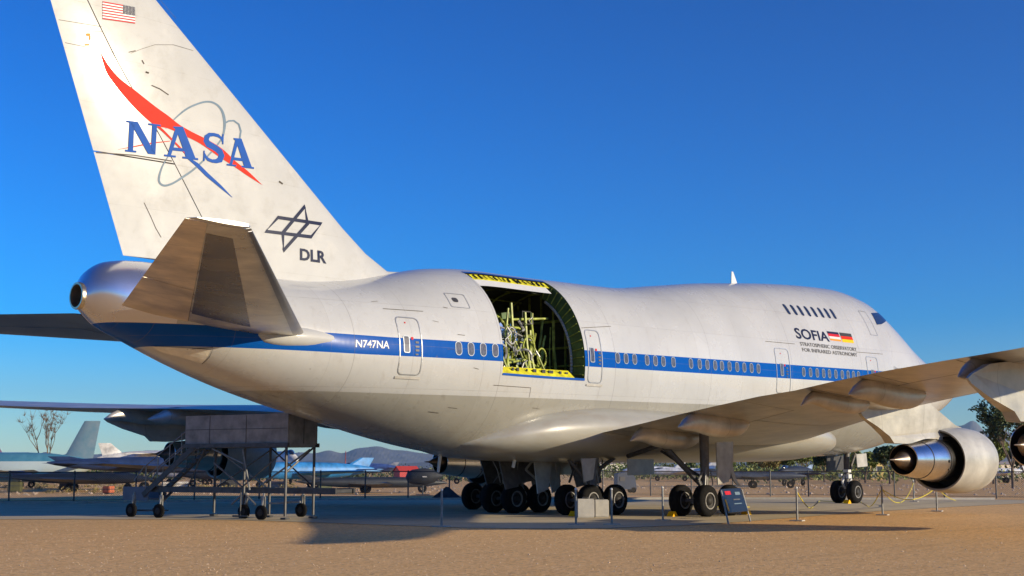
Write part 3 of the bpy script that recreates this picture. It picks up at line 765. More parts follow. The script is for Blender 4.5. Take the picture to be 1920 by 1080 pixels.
# dorsal fillet
rings = []
for k in range(13):
    s = k/12; x = lerp(-35.9, -39.5, s); zc_ = ZTf(x)-.12; hgt = lerp(.12, 1.6, s**1.6); w = lerp(.10, .42, s)
    rings.append([Vector((x, w*cos(a)*(1-.0*sin(a)), zc_+hgt*sin(a)*(.9 if s < .5 else .55))) for a in [pi*j/12 for j in range(13)]])
obj('fin_fillet', loft(rings, closed=False), M['fin'], fin, smooth=60)
fsk = lambda o: (lambda x, z: finp(x, z, o))
fskuv = lambda o: (lambda u, v: (lambda q: finp(q[0], q[1], o))(finuv(u, v)))
def strokes(pts_, w, closed=False):
    """polyline in pixels -> quads of width w (number or list)"""
    P = [Vector(p) for p in pts_]; n = len(P); out = []; N = []
    for i in range(n):
        a = P[i-1] if i or closed else P[i]; c = P[(i+1) % n] if i < n-1 or closed else P[i]
        d = (c-a).normalized(); N.append(Vector((-d.y, d.x)))
    W_ = w if isinstance(w, (list, tuple)) else [w]*n
    for i in range(n if closed else n-1):
        j = (i+1) % n
        out.append([tuple(P[i]-N[i]*W_[i]/2), tuple(P[j]-N[j]*W_[j]/2), tuple(P[j]+N[j]*W_[j]/2), tuple(P[i]+N[i]*W_[i]/2)])
    return out
def crop8(pl): return [(180+x*.3148, 60+y*.3148) for x, y in pl]
def cat(P, n=5):
    out = []
    for i in range(len(P)-1):
        a, b_, c, d = P[max(i-1, 0)], P[i], P[i+1], P[min(i+2, len(P)-1)]
        for k in range(n):
            t = k/n; out.append(tuple(.5*((2*b_[j])+(-a[j]+c[j])*t+(2*a[j]-5*b_[j]+4*c[j]-d[j])*t*t+(-a[j]+3*b_[j]-3*c[j]+d[j])*t**3) for j in range(len(a))))
    return out+[P[-1]]
# red vector, main blade and the thin second blade
L_ = [(25,118),(60,235),(110,310),(170,385),(240,460),(310,525),(360,560),(430,575),(520,615),(620,665),(720,735),(820,800),(900,855),(990,912)]
U_ = [(25,118),(75,200),(140,275),(215,335),(290,395),(360,450),(430,500),(500,555),(580,600),(660,640),(750,695),(830,770),(905,830),(990,912)]
L_ = cat(L_); U_ = cat(U_)
pol = [[crop8([L_[i]])[0], crop8([L_[i+1]])[0], crop8([U_[i+1]])[0], crop8([U_[i]])[0]] for i in range(len(L_)-1)]
red = drape('red_vector', pol, fskuv(.012), M['red'], fin, .22)
pol = strokes(crop8([(130,700),(240,680),(330,662),(440,650)]), [.4, 2, 2.2, 1]); pol += strokes(crop8([(330,530),(400,590),(450,640),(500,690),(560,755)]), [5, 4, 3, 3, 2])
drape('thin_vector', pol, fskuv(.015), M['red'], fin, .22)
pol = strokes(crop8([(540,745),(600,790),(660,850),(740,920),(810,985)]), [3, 7, 7, 5, .6]); drape('blue_vector', pol, fskuv(.014), M['blue'], fin, .22)
# orbit
o1 = crop8([(415,575),(455,530),(530,465),(600,430),(665,415),(715,430),(750,470),(765,530),(762,590),(745,640),(700,700),(640,765),(580,820),(520,862),(460,900),(410,915),(380,900),(375,865),(395,800),(430,740)])
ow = cat([(q,) for q in [1.2, 2, 3.6, 3.6, 3.6, 3.6, 4.4, 5.2, 4, 3, 2.5, 3, 3.6, 4, 4, 4, 4, 4, 3, 1.5]]); pol = strokes(cat(o1), [q[0] for q in ow]); pol += strokes(crop8([(765,545),(790,530),(820,528),(850,550),(862,590),(855,640),(835,690)]), [3, 3.2, 3.2, 3.2, 3.4, 3.0, 1.5])
drape('orbit', pol, fskuv(.009), M['orbit'], fin, .22)
# letters (drawn as serif outlines inside a unit box)
GN = [[(0,1),(.36,1),(.36,.95),(.74,.30),(.74,.95),(.66,.95),(.66,1),(1,1),(1,.95),(.93,.93),(.93,0),(.70,0),(.27,.74),(.27,.06),(.36,.05),(.36,0),(0,0),(0,.05),(.09,.07),(.09,.93),(0,.95)]]
GA = [[(.30,1),(.62,1),(.92,.06),(1,.05),(1,0),(.54,0),(.54,.05),(.64,.06),(.585,.24),(.29,.24),(.235,.06),(.34,.05),(.34,0),(0,0),(0,.05),(.10,.07),(.36,.90),(.30,.94)], ]
def glyphA():
    return [[(.30,1),(.62,1),(.55,.78),(.44,.76),(.36,.92),(.30,.95)], [(.62,1),(.92,.06),(.64,.06),(.44,.76),(.55,.78)], [(.36,.92),(.44,.76),(.20,.06),(.10,.06)], [(.27,.32),(.59,.32),(.615,.22),(.24,.22)], [(0,0),(.34,0),(.34,.06),(0,.06)], [(.54,0),(1,0),(1,.06),(.54,.06)]]
def glyphS():
    c = [(.86,.74),(.80,.86),(.66,.93),(.48,.945),(.30,.92),(.19,.82),(.17,.70),(.25,.60),(.42,.545),(.60,.48),(.76,.39),(.82,.27),(.77,.13),(.62,.06),(.44,.045),(.27,.08),(.16,.17),(.10,.28)]
    w = [.05,.08,.11,.11,.14,.20,.24,.24,.22,.22,.24,.26,.22,.14,.11,.11,.09,.05]
    return strokes(c, w)+[[(.83,1),(.89,1),(.89,.66),(.84,.66)], [(.06,0),(.12,0),(.12,.36),(.07,.36)]]
def glyphN():
    return [[(.09,1),(.34,1),(.93,0),(.70,0)], [(.09,.98),(.24,.98),(.24,.03),(.09,.03)], [(.78,.97),(.92,.97),(.92,.02),(.78,.02)], [(0,0),(.34,0),(.34,.06),(0,.06)], [(0,.94),(.3,.94),(.3,1),(0,1)], [(.66,.94),(1.03,.94),(1.03,1),(.66,1)]]
def affine(g, TL, TR, BL, BR):
    return [[(lerp(lerp(BL[0], BR[0], s), lerp(TL[0], TR[0], s), t), lerp(lerp(BL[1], BR[1], s), lerp(TL[1], TR[1], s), t)) for s, t in pl] for pl in g]
for g, q in ((glyphN(), [(180,527),(378,552),(172,712),(368,732)]), (glyphA(), [(405,560),(585,568),(405,740),(608,764)]), (glyphS(), [(632,592),(775,612),(628,768),(770,788)]), (glyphA(), [(775,628),(920,640),(778,795),(940,816)])):
    q = crop8(q); drape('letter', affine(g, *q), fskuv(.018), M['blue'], fin, .22)
# star emblem and letters under it
def c7(pl): return [(100+x/3.177, 380+y/3.177) for x, y in pl]
pol = strokes(c7([(1262,170),(1338,88),(1597,127),(1535,204)]), 6.6, True)+strokes(c7([(1499,20),(1514,125),(1368,288),(1366,180)]), 6.6, True)
drape('star_emblem', pol, fskuv(.012), M['navy'], fin, .22)
q = [finuv(*p) for p in c7([(1468,272),(1622,290),(1468,342),(1626,364)])]
text2d('DLR', M['navy'], quadmap(*q, fsk(.014)), 'emblem_lettering', fin, .035)
# stars and stripes
q = [finuv(*p) for p in [(192, 2.5), (252.5, 13.5), (192, 36), (253, 44.5)]]; fm = quadmap(*q, fsk(.014)); fm2 = quadmap(*q, fsk(.018)); fm3 = quadmap(*q, fsk(.022))
fl_ = drape('flag', [[(0, 0), (1, 0), (1, 1), (0, 1)]], fm, M['white'], fin, .4)
drape('red_stripe', [[(0, i/13), (1, i/13), (1, (i+1)/13), (0, (i+1)/13)] for i in range(0, 13, 2)], fm2, M['flagred'], fl_, .4)
drape('canton', [[(.62, 6/13), (1, 6/13), (1, 1), (.62, 1)]], fm3, M['navy'], fl_, .4)
fm4 = quadmap(*q, fsk(.026))
drape('star', [rrect(lerp(.65, .97, i/7), lerp(.50, .97, j/6), .016, .028, .004, 1) for i in range(8) for j in range(7)], fm4, M['white'], fl_, .4)
# scratches and panel lines on the fin
pol = []
for pl, w in (([(110,37),(190,50)], .7), ([(122,80),(200,96),(213,98)], .7), ([(180,286),(250,291),(322,302)], 2.0), ([(160,60),(192,59)], .6), ([(245,100),(265,92),(290,84),(325,84),(362,95)], .7), ([(284,160),(300,167),(316,178)], 1.8), ([(241,98),(254,95)], 1.5), ([(266,113),(270,120)], 2), ([(273,135),(279,137)], 3), ([(270,380),(282,405),(292,428),(302,445)], 1.0), ([(523,340),(530,345)], 3), ([(300,0),(330,35)], .5)):
    pol += strokes(pl, w)
drape('scuff', pol, fskuv(.010), M['seam'], fin, .6)
drape('rust_stain', [rrect(165, 65, 8, 5, 2, 2), rrect(163, 84, 9, 3, 1, 2), rrect(168, 71, 3, 8, 1, 2)], fskuv(.010), M['orange'], fin, .6)

# ---- tailplane
def stab_sec(t): # t 0 root .. 1 tip : y, LE x, TE x, z LE, z TE, thick
    return (lerp(1.2, 12.6, t), lerp(-40.9, -51.1, t), lerp(-47.5, -52.65, t), lerp(5.72, 6.62, t), lerp(6.28, 6.62, t), lerp(.085, .07, t))
def stab_ring(t, side, s0, s1, n=10, grow=0.0, shr=0):
    y, le, te, zl, zt_, th = stab_sec(t); le -= shr; te += shr*.3; ch = le-te; up = []; lo = []
    for k in range(n+1):
        s = lerp(s0, s1, k/n); s_ = max(1e-5, s)
        h = 5*th*(.2969*sqrt(s_)-.126*s_-.3516*s_*s_+.2843*s_**3-.1036*s_**4)*ch*(.9+grow*.02)+grow
        x = le-s*ch; z = lerp(zl, zt_, s); up.append(Vector((x, side*y, z+h))); lo.append(Vector((x, side*y, z-h)))
    return up+lo[::-1]
M['slate'] = metal_skin('blue sky reflection skin', (.10, .16, .27), .35, .5)  # far tailplane: reflected sky put into the skin colour as slate blue
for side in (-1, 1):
    skm, elm, dkm = (M['stab'], M['elev'], M['stabrefl']) if side < 0 else (M['slate'],)*3
    ts = [0, .05, .2, .4, .6, .8, .95, 1.0]
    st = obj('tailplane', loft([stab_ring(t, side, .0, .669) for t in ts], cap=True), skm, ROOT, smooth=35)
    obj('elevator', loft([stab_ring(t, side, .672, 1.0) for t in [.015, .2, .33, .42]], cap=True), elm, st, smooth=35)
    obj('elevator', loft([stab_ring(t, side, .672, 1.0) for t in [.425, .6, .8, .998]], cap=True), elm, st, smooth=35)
    obj('torsion_box_panel', loft([stab_ring(t, side, .32, .66, 8, .008) for t in [.16, .4, .6, .93]], cap=True), dkm, st, smooth=35)  # box panel colour carries the painted reflection
    obj('leading_edge', loft([stab_ring(t, side, .0, .065, 5, .006) for t in [.03, .3, .6, .985]], cap=True), mat('leading edge metal', (.3, .28, .27), .3, .9), st, smooth=35)  # edge colour holds a darker reflected tone, painted in
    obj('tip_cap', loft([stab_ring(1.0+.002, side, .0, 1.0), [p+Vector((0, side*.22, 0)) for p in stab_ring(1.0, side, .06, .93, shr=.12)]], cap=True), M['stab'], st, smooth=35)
    # root fairing pod at the leading edge
    rings = []
    for k in range(13):
        s = k/12; x = lerp(-43.6, -40.35, s); r = .40*sqrt(max(.003, 1-(2*s-1)**4))*(1 if s < .5 else lerp(1, .55, (s-.5)*2))
        rings.append([Vector((x, side*(lerp(2.15, 2.62, s)+r*.75*cos(a)), 5.70+r*.8*sin(a))) for a in [2*pi*j/16 for j in range(16)]])
    obj('root_pod', loft(rings, cap=True), M['fin'], st, smooth=40)
# access panel bulge under the tail, ground bounce light put into its pale colour
b = MB()
P = [fuv(*p) for p in [(285, 648), (395, 655), (378, 680), (300, 658)]]
drape('tail_panel', [P], skin(.03), mat('tail panel bounce tone', (.72, .70, .62), .25, .2, coat=.4), ROOT)
pol = strokes([(350, 654), (399, 650), (392, 668), (378, 681)], 1.2)
drape('panel_edge', [[fuv(*p) for p in pl] for pl in pol], skin(.03), M['seam'], ROOT)

# ---- engines
def engine(x, y, z):
    """x = tip of the exhaust plug"""
    b = MB(); n = 56
    b.lathe((x, y, z), (1, 0, 0), [(3.62, 1.05), (3.55, 1.13), (3.9, 1.19), (4.4, 1.235), (5.0, 1.25), (5.6, 1.235), (6.1, 1.19), (6.4, 1.12), (6.48, 1.05), (6.4, .98), (6.0, .95), (5.2, .98), (4.2, 1.02), (3.62, 1.05)], n)
    e = obj('engine', b.d(), M['cowl'], ROOT, smooth=40)
    b = MB(); b.lathe((x, y, z), (1, 0, 0), [(1.0, .53), (1.02, .56), (1.6, .62), (2.5, .72), (3.2, .80), (3.7, .80), (4.6, .72)], n)
    cc = obj('core_cowl', b.d(), M['silver'], e, smooth=40)
    b = MB()
    for xx, r in ((2.05, .672), (3.15, .80)):
        b = MB(); b.lathe((x, y, z), (1, 0, 0), [(xx-.015, r), (xx-.015, r+.008), (xx+.015, r+.01), (xx+.015, r)], n); obj('cowl_band', b.d(), M['hub'], cc, smooth=40)
    b = MB(); b.lathe((x, y, z), (1, 0, 0), [(3.60, 1.06), (3.66, 1.035), (4.0, 1.015), (4.6, .97), (4.62, .7)], 48); obj('fan_duct', b.d(), M['black'], e, smooth=40)
    b = MB(); b.lathe((x, y, z), (1, 0, 0), [(1.0, .53), (1.3, .50), (2.2, .48), (2.2, .001)], 40); obj('nozzle', b.d(), M['black'], e, smooth=40)
    b = MB(); b.lathe((x, y, z), (1, 0, 0), [(0, .012), (.28, .04), (.34, .055), (1.0, .34), (1.5, .44), (2.2, .46)], 32); obj('exhaust_plug', b.d(), mat('burnt metal', (.20, .165, .14), .4, .9, var=.4), e, smooth=30)
    b = MB(); b.lathe((x, y, z), (1, 0, 0), [(4.6, .001), (4.6, 1.0)], 40); b.lathe((x, y, z), (1, 0, 0), [(5.9, .001), (5.6, .3), (5.4, .96)], 40); obj('fan', b.d(), M['black'], e, smooth=40)
    pr = [(-1.95, 3.60), (-1.76, 3.47), (-.97, 3.19), (-.24, 2.87), (.05, 2.63), (.9, 2.62), (1.2, 2.64), (2.12, 2.80), (3.46, 2.90), (4.6, 2.95), (6.0, 3.02), (5.9, 3.22), (4.8, 3.38), (3.87, 3.70), (2.85, 4.06), (2.33, 4.40), (2.2, 4.85), (0, 4.75), (-1.9, 4.35)]
    if abs(y) > 15: pr = [(px-(.5 if pz > 3.1 and px < 1 else 0), pz) for px, pz in pr]
    if abs(y) > 15: pr = [(px, min(pz, 4.45-(z-2.05)) if pz > 4 else pz) for px, pz in pr[:-2]]+[(0, 4.15), (-1.3, 4.0), (-2.2, 3.72)]
    pz0 = z-2.05; hwd = lambda px: .03+.23*max(0, sin(pi*min(.5, max(0, (px+2.3)/10)))) if px < 2.7 else .05+.21*max(0, sin(pi*min(1, max(0, (px+2.1)/8.3))))**.6
    P1 = [Vector((x+px, y-hwd(px), zz+pz0)) for px, zz in pr]; P2 = [Vector((x+px, y+hwd(px), zz+pz0)) for px, zz in pr]; k = len(pr)
    fcs = [tuple(range(k)), tuple(range(2*k-1, k-1, -1))]+[(i, k+i, k+(i+1) % k, (i+1) % k) for i in range(k)]
    obj('pylon', (P1+P2, fcs), M['cowl'], e)
    b = MB(); b.box((x+2.9, y, z+.82), (1.6, .42, .1)); obj('pylon_skirt', b.d(), M['door'], e)
    b = MB(); b.box((x+3.3, y-.72, z+.22), (.2, .05, .08)); b.box((x+3.0, y-.78, z-.05), (.05, .05, .1)); b.box((x+3.1, y-.70, z-.35), (.1, .05, .05)); obj('drain_fitting', b.d(), M['hub'], e)
    return e
engine(-23.24, -11.68, 2.05); engine(-24.2, 11.68, 2.05); engine(-33.9, -20.83, 2.33); engine(-33.2, 20.83, 2.42)

# ---- landing gear
TR, TW = .575, .42
def wheel(parent, x, y, side, r=TR, w=TW):
    b = MB(); b.lathe((x, y-w/2, r), (0, 1, 0), [(.03, r*.52), (.0, r*.62), (.0, r*.82), (.05, r*.95), (.11, r), (w-.11, r), (w-.05, r*.95), (w, r*.82), (w, r*.62), (w-.03, r*.52)], 36)
    t = obj('wheel', b.d(), M['tyre'], parent, smooth=35)
    for s in (-1, 1):
        yo = y+s*(w/2-.035)
        b = MB(); b.lathe((x, yo, r), (0, s, 0), [(0, r*.54), (.03, r*.53), (.03, r*.46), (-.02, r*.44)], 32); obj('rim', b.d(), M['rim'], t, smooth=35)
        b = MB(); b.lathe((x, yo, r), (0, s, 0), [(-.02, r*.45), (-.05, r*.3), (.03, r*.22), (.06, r*.12), (.06, .001)], 24); obj('hub', b.d(), M['hub'], t, smooth=35)
def bogie(cx, cy, zt_, lean=0.0, fwd=0.0, name='main_gear'):
    b = MB(); b.tube((cx, cy, TR+.02), (cx+fwd, cy+lean, zt_), .15, .19, 16); b.tube((cx-.78, cy, TR), (cx+.78, cy, TR), .12, n=12)
    for dx in (-.735, .735): b.tube((cx+dx, cy-.45, TR), (cx+dx, cy+.45, TR), .07, n=10)
    b.tube((cx, cy-.28, 1.0), (cx, cy+.28, 1.0), .09, n=10)
    g = obj(name, b.d(), M['strut'], ROOT, smooth=35)
    b = MB(); b.tube((cx+fwd*.25, cy+lean*.25, TR+.4), (cx+fwd*.45, cy+lean*.45, TR+.75), .115, n=16); obj('oleo', b.d(), M['chrome'], g, smooth=35)
    b = MB(); b.tube((cx-.2, cy, 1.05), (cx-.42, cy, 1.3), .05); b.tube((cx-.42, cy, 1.3), (cx-.15+fwd*.6, cy+lean*.6, 1.6), .05)
    b.tube((cx+.5, cy, TR+.1), (cx+.1+fwd*.5, cy+lean*.4, 1.35), .035); b.tube((cx-.5, cy+.1, TR+.1), (cx-.1, cy+.1, 1.2), .03)
    b.path([(cx+.12, cy-.16, .8), (cx+.22, cy-.2, 1.2), (cx+.12, cy-.16, 1.7)], .022); b.path([(cx-.16, cy-.12, .7), (cx-.24, cy-.18, 1.1), (cx-.1, cy-.14, 1.8)], .018)
    obj('torsion_link', b.d(), M['galv'], g)
    for dx in (-.735, .735):
        for dy in (-.56, .56): wheel(g, cx+dx, cy+dy, 1)
    return g
def plate(pts_, th, nrm):
    n = Vector(nrm).normalized()*th/2; k = len(pts_); P = [Vector(p) for p in pts_]
    return ([p-n for p in P]+[p+n for p in P], [tuple(range(k-1, -1, -1)), tuple(range(k, 2*k))]+[(i, (i+1) % k, k+(i+1) % k, k+i) for i in range(k)])
for sy in (-1, 1):
    # body gear
    cx, cy = -28.1, sy*1.95
    g = bogie(cx, cy, 2.4, 0, .25, 'body_gear')
    b = MB(); b.tube((cx, cy, 1.5), (cx+1.5, cy, 2.2), .08); b.tube((cx, cy, 1.1), (cx-1.0, cy-sy*.5, 2.3), .06); obj('drag_brace', b.d(), M['strut'], g)
    obj('gear_door', plate([(cx-1.7, cy-1.0, 2.1), (cx-.9, cy-1.0, 2.12), (cx-1.0, cy-.95, 1.35), (cx-1.5, cy-.95, 1.25)], .04, (0, 1, 0)), M['door'], g)
    obj('gear_door', plate([(cx+1.0, cy-.95, 2.1), (cx+2.6, cy-.95, 2.1), (cx+2.6, cy-.98, 1.52), (cx+1.0, cy-.98, 1.48)], .04, (0, 1, 0)), M['door'], g)
    # wing gear
    cx, cy = -25.75, sy*5.5
    zt_ = wing_z(5.5, cx)+.1
    g = bogie(cx, cy, max(zt_, 2.8), 0, 0, 'wing_gear')
    b = MB(); b.tube((cx, cy, 1.0), (cx-1.5, cy-sy*.9, 2.7), .10, .12); b.tube((cx-1.5, cy-sy*.9, 2.6), (cx-1.3, cy-sy*2.6, 2.2), .09); b.tube((cx-.15, cy, 1.4), (cx-.15, cy-sy*1.9, 2.4), .05)
    obj('side_brace', b.d(), M['darksteel'], g)
    obj('gear_door', plate([(cx+.25, cy+sy*.35, 2.7), (cx+1.35, cy+sy*.35, 2.75), (cx+1.25, cy+sy*.40, 2.0), (cx+.9, cy+sy*.42, 1.25), (cx+.2, cy+sy*.42, 1.15)], .05, (0, 1, 0)), M['door'], g)
    arc_ = [(cx+1.25+.55*(1-cos(a))*1.2, 2.2-1.1*sin(a)) for a in [radians(q) for q in range(0, 91, 15)]]
    v_ = [Vector((x, cy+sy*.2, z)) for x, z in arc_]+[Vector((x+.22, cy+sy*.2, z)) for x, z in reversed(arc_)]
    obj('gear_door', plate(v_, .05, (0, 1, 0)), M['door'], g)
# big inboard slanted doors between the gears
for (x, y, w, a) in ((-29.4, -.2, 1.2, .35), (-28.2, .3, .9, .5), (-27.2, -.7, 1.1, .45)):
    obj('wheel_well_door', plate([(x, y, 2.15), (x+w*.9, y, 2.15), (x+w*.35, y-a, .95), (x-.15, y-a, .8)], .05, (0, 1, -.3)), M['door'], ROOT)
for (x, y, w, a, zb2) in ((-30.2, .9, 1.0, .3, 1.05), (-26.6, .5, .9, .35, 1.1), (-28.8, 1.6, 1.3, .2, 1.25), (-27.6, -1.2, .8, .3, 1.2), (-26.8, 2.6, 1.6, .2, 1.0), (-29.2, 2.9, 1.2, .3, 1.1), (-25.6, 1.0, 1.0, .3, 1.3)):
    obj('wheel_well_door', plate([(x, y, 2.15), (x+w, y, 2.15), (x+w*.8, y-a, zb2), (x+w*.1, y-a, zb2-.1)], .05, (0, 1, -.25)), M['strut'], ROOT)
for k in range(14):
    x = random.uniform(-30, -26.2); y = random.uniform(-2.6, 2.6); q = Vector((x, y, 2.15)); b = MB(); b.path([q, q+Vector((random.uniform(-.4, .4), random.uniform(-.2, .2), -.45)), q+Vector((random.uniform(-.6, .6), random.uniform(-.3, .3), -.95))], random.choice((.02, .03, .05)), 6); obj('hydraulic_line', b.d(), M['galv'] if k % 3 else M['door'], ROOT)
# nose gear
cx = -6.1
b = MB(); b.tube((cx, 0, TR), (cx+.15, 0, 2.6), .12, .16, 14); b.tube((cx, -.62, TR), (cx, .62, TR), .07); b.tube((cx, 0, 1.1), (cx+1.0, 0, 2.5), .07)
g = obj('nose_gear', b.d(), M['strut'], ROOT, smooth=35)
b = MB(); b.tube((cx, 0, .75), (cx+.04, 0, 1.15), .085, n=14); obj('oleo', b.d(), M['chrome'], g, smooth=35)
b = MB(); b.tube((cx-.1, 0, .75), (cx-.38, 0, 1.05), .055); b.tube((cx-.38, 0, 1.05), (cx-.1, 0, 1.4), .055); b.box((cx-.1, -.22, 1.35), (.3, .16, .2)); b.box((cx-.12, .2, 1.4), (.25, .16, .18)); b.tube((cx, -.3, 1.2), (cx-.35, -.34, .95), .05); b.tube((cx+.1, -.2, .95), (cx+.4, -.25, .9), .05); b.box((cx-.05, -.1, 1.62), (.28, .3, .14))
obj('steering_unit', b.d(), M['white'], g)
for s in (-1, 1): wheel(g, cx, s*.46, s)
obj('gear_door', plate([(cx-.25, -.75, 2.45), (cx+.75, -.75, 2.5), (cx+.75, -.8, 1.85), (cx-.25, -.8, 1.8)], .04, (0, 1, 0)), M['door'], g)
obj('gear_door', plate([(cx-.6, .7, 2.4), (cx+1.5, .7, 2.4), (cx+1.5, .75, 1.7), (cx-.6, .75, 1.6)], .04, (0, 1, 0)), M['darksteel'], g)
b = MB(); b.box((-31.2, -.9, 1.93), (.12, .05, .32), Matrix.Rotation(.3, 3, 'Y')); obj('drain_mast', b.d(), M['white'], ROOT)
b = MB(); b.tube((-33.3, .8, 2.25), (-33.4, .8, 1.6), .07, .05); obj('drain_mast', b.d(), M['white'], ROOT)

# ------------------------------------------------------------------ maintenance stand beside the far side
EX = Vector((.228, -.974, 0)); EY = Vector((.974, .228, 0)); O_ = Vector((-40.0, 7.1, 0))
SR = atan2(EX.y, EX.x)
ST = thing('maintenance_stand', tuple(O_), 'dark wheeled maintenance stand with grey boxed platform and stairs under the tail', 'work stand', rz=SR)
Lw = lambda x, y, z: Vector((x, y, z))      # local: x along the stand, y away from the camera
def sobj(n_, b_, m_, p=ST, **kw): return obj(n_, b_.d(), m_, p, wp=False, **kw)
b = MB(); b.box((2.4, 0, 3.1), (4.8, .06, 1.05)); b.box((2.4, 1.53, 3.1), (4.8, .06, 1.05)); b.box((4.78, .765, 3.1), (.06, 1.46, 1.05)); b.box((2.4, .765, 2.54), (4.74, 1.46, .08))
sobj('platform', b, M['boxgrey'])
b = MB()
for x in (1.18, 2.9): b.box((x, -.035, 3.1), (.02, .012, 1.0))
b.box((2.4, -.035, 3.12), (4.7, .012, .02)); b.box((4.815, .8, 3.1), (.012, .02, 1.0))
sobj('panel_seam', b, M['darksteel'])
b = MB(); b.box((2.4, -.05, 2.55), (4.9, .1, .14)); b.box((2.4, 1.58, 2.55), (4.9, .1, .14)); b.box((2.3, .4, .98), (8.6, .1, .2)); b.box((2.3, 1.4, .98), (8.6, .1, .18))
for x in (-1.6, .2, 2.6, 4.6, 6.5): b.box((x, .9, .98), (.08, 1.0, .12))
chs = sobj('chassis', b, M['darksteel'])
for (x, y) in ((2.75, .1), (4.72, .0), (4.72, 1.5), (2.75, 1.45), (.1, 1.45)):
    b = MB(); b.tube((x, y, .12), (x, y, 2.5), .05, n=8); b.box((x, y, .05), (.22, .22, .06)); sobj('leg', b, M['darksteel'])
for a, c in (((2.75, 0, 2.4), (3.1, 0, 1.0)), ((2.75, .1, 1.05), (1.3, .1, 1.95)), ((1.2, .1, 2.45), (2.75, .1, 1.9)), ((4.72, 0, 1.6), (4.72, 1.5, 2.5)), ((2.75, .1, .9), (3.3, .1, .5)), ((2.75, .1, .9), (2.2, .1, .5)), ((3.9, .1, .55), (5.3, .1, .62)), ((2.3, 1.4, 1.1), (4.6, 1.4, 2.4)), ((.3, 1.4, 2.4), (2.6, 1.4, 1.1))):
    b = MB(); b.tube(a, c, .035, n=7); sobj('brace', b, M['galv'])
for a, c in (((.1, 1.45, 1.0), (2.75, 1.45, 2.4)), ((.1, .05, 1.05), (.9, .05, 2.45)), ((2.75, 0, 1.1), (4.72, 0, 2.4)), ((-1.6, .9, 1.05), (.2, .9, 2.4)), ((2.75, -.05, .1), (2.75, -.05, 1.0)), ((2.4, -.05, .1), (3.1, -.05, .1)), ((1.6, 1.4, 1.1), (1.6, 1.4, 2.5)), ((4.72, 1.5, 1.1), (2.75, 1.5, 2.45))):
    b = MB(); b.tube(a, c, .028, n=7); sobj('brace', b, M['darksteel'])
# stairs: from the low step box on the left up to the platform
sa, sb = Vector((-2.2, .35, .85)), Vector((.15, .35, 2.5))
for y in (.25, 1.1):
    b = MB(); b.box(((sa.x+sb.x)/2, y, (sa.z+sb.z)/2), ((sb-sa).length+.3, .05, .2), Matrix.Rotation(-atan2(sb.z-sa.z, sb.x-sa.x), 3, 'Y')); sobj('stringer', b, M['darksteel'])
    b = MB(); n_ = (0, 0, 1)
    for h in (.5, .95): b.tube((sa.x-.1, y, sa.z+h), (sb.x+.2, y, sb.z+h), .022, n=6)
    for k in range(5): q = sa.lerp(sb, k/4); b.tube((q.x, y, q.z), (q.x, y, q.z+.97), .02, n=6)
    b.tube((sa.x-.1, y, sa.z+.95), (sa.x-.6, y, sa.z+.45), .022, n=6); sobj('handrail', b, M['galv'])
for k in range(10):
    q = sa.lerp(sb, (k+.5)/10); b = MB(); b.box((q.x, .67, q.z), (.24, .82, .03)); sobj('tread', b, M['galv'])
b = MB(); b.box((-2.75, .3, .82), (1.3, .04, .5)); b.box((-2.75, 1.2, .82), (1.3, .04, .5)); b.box((-2.75, .75, .62), (1.3, .9, .05)); sobj('step_box', b, mat('step box blue grey', (.10, .12, .17), .5))
b = MB(); b.tube((-1.83, -.5, .24), (-.26, -.5, .26), .03); b.tube((-1.0, -.5, .26), (-1.0, .4, .9), .05); sobj('axle', b, M['darksteel'])
for (x, y) in ((-1.83, -.75), (-.26, -.95), (2.82, .05), (4.1, -.5), (3.43, 2.4)):
    b = MB(); b.lathe((x, y-.07, .25), (0, 1, 0), [(0, .12), (0, .2), (.03, .25), (.11, .25), (.14, .2), (.14, .12)], 24); w_ = sobj('wheel', b, M['tyre'], smooth=35)
    for sg in (-1, 1):
        b = MB(); b.lathe((x, y+sg*.06, .25), (0, sg, 0), [(0, .13), (.02, .06), (.02, .001)], 18); sobj('hub', b, M['hub'], w_)
    b = MB(); b.tube((x, y, .25), (x, y+.12, .9), .035); b.box((x, y+.1, .55), (.16, .05, .5)); sobj('caster_fork', b, M['galv'])

# ------------------------------------------------------------------ barrier posts, ropes, sign, chocks
def post_parts(root, h=1.0, base=True):
    b = MB(); b.tube((0, 0, .01), (0, 0, h), .035, n=12); obj('pole', b.d(), M['galv'], root, smooth=35, wp=False)
    b = MB(); b.lathe((0, 0, h), (0, 0, 1), [(0, .036), (.02, .042), (.05, .034), (.065, .001)], 12); obj('cap', b.d(), M['white'], root, smooth=40, wp=False)
    b = MB(); b.box((0, 0, .02), (.42, .42, .035)); obj('base', b.d(), M['conc'], root, wp=False)
PL = [((828, 988), 'slim barrier post standing alone at the left end of the row'), ((1080, 984), 'barrier post on the apron edge in front of the concrete blocks'), ((1147, 984), 'barrier post just right of the concrete blocks'),
      ((1243, 976), 'barrier post midway between the concrete blocks and the sign stand'), ((1495, 977), 'barrier post on the gravel where the yellow rope begins'), ((1655, 966), 'barrier post below the big engine with rope falling on both sides'),
      ((1757, 959), 'rightmost barrier post beneath the front of the big engine'), ((1714, 941), 'farther short barrier post standing behind the rope')]
GP = 'thin metal barrier posts along the apron edge'; p0 = None; PP = []
for (uv, lb) in PL:
    g = gnd(*uv)
    if p0 is None:
        p0 = thing('barrier_post', (g.x, g.y, 0), lb, 'post', GP, rz=.3); post_parts(p0, 1.08); PP.append(g)
    else:
        tree_copy(p0, (g.x, g.y, 0), lb); PP.append(g)
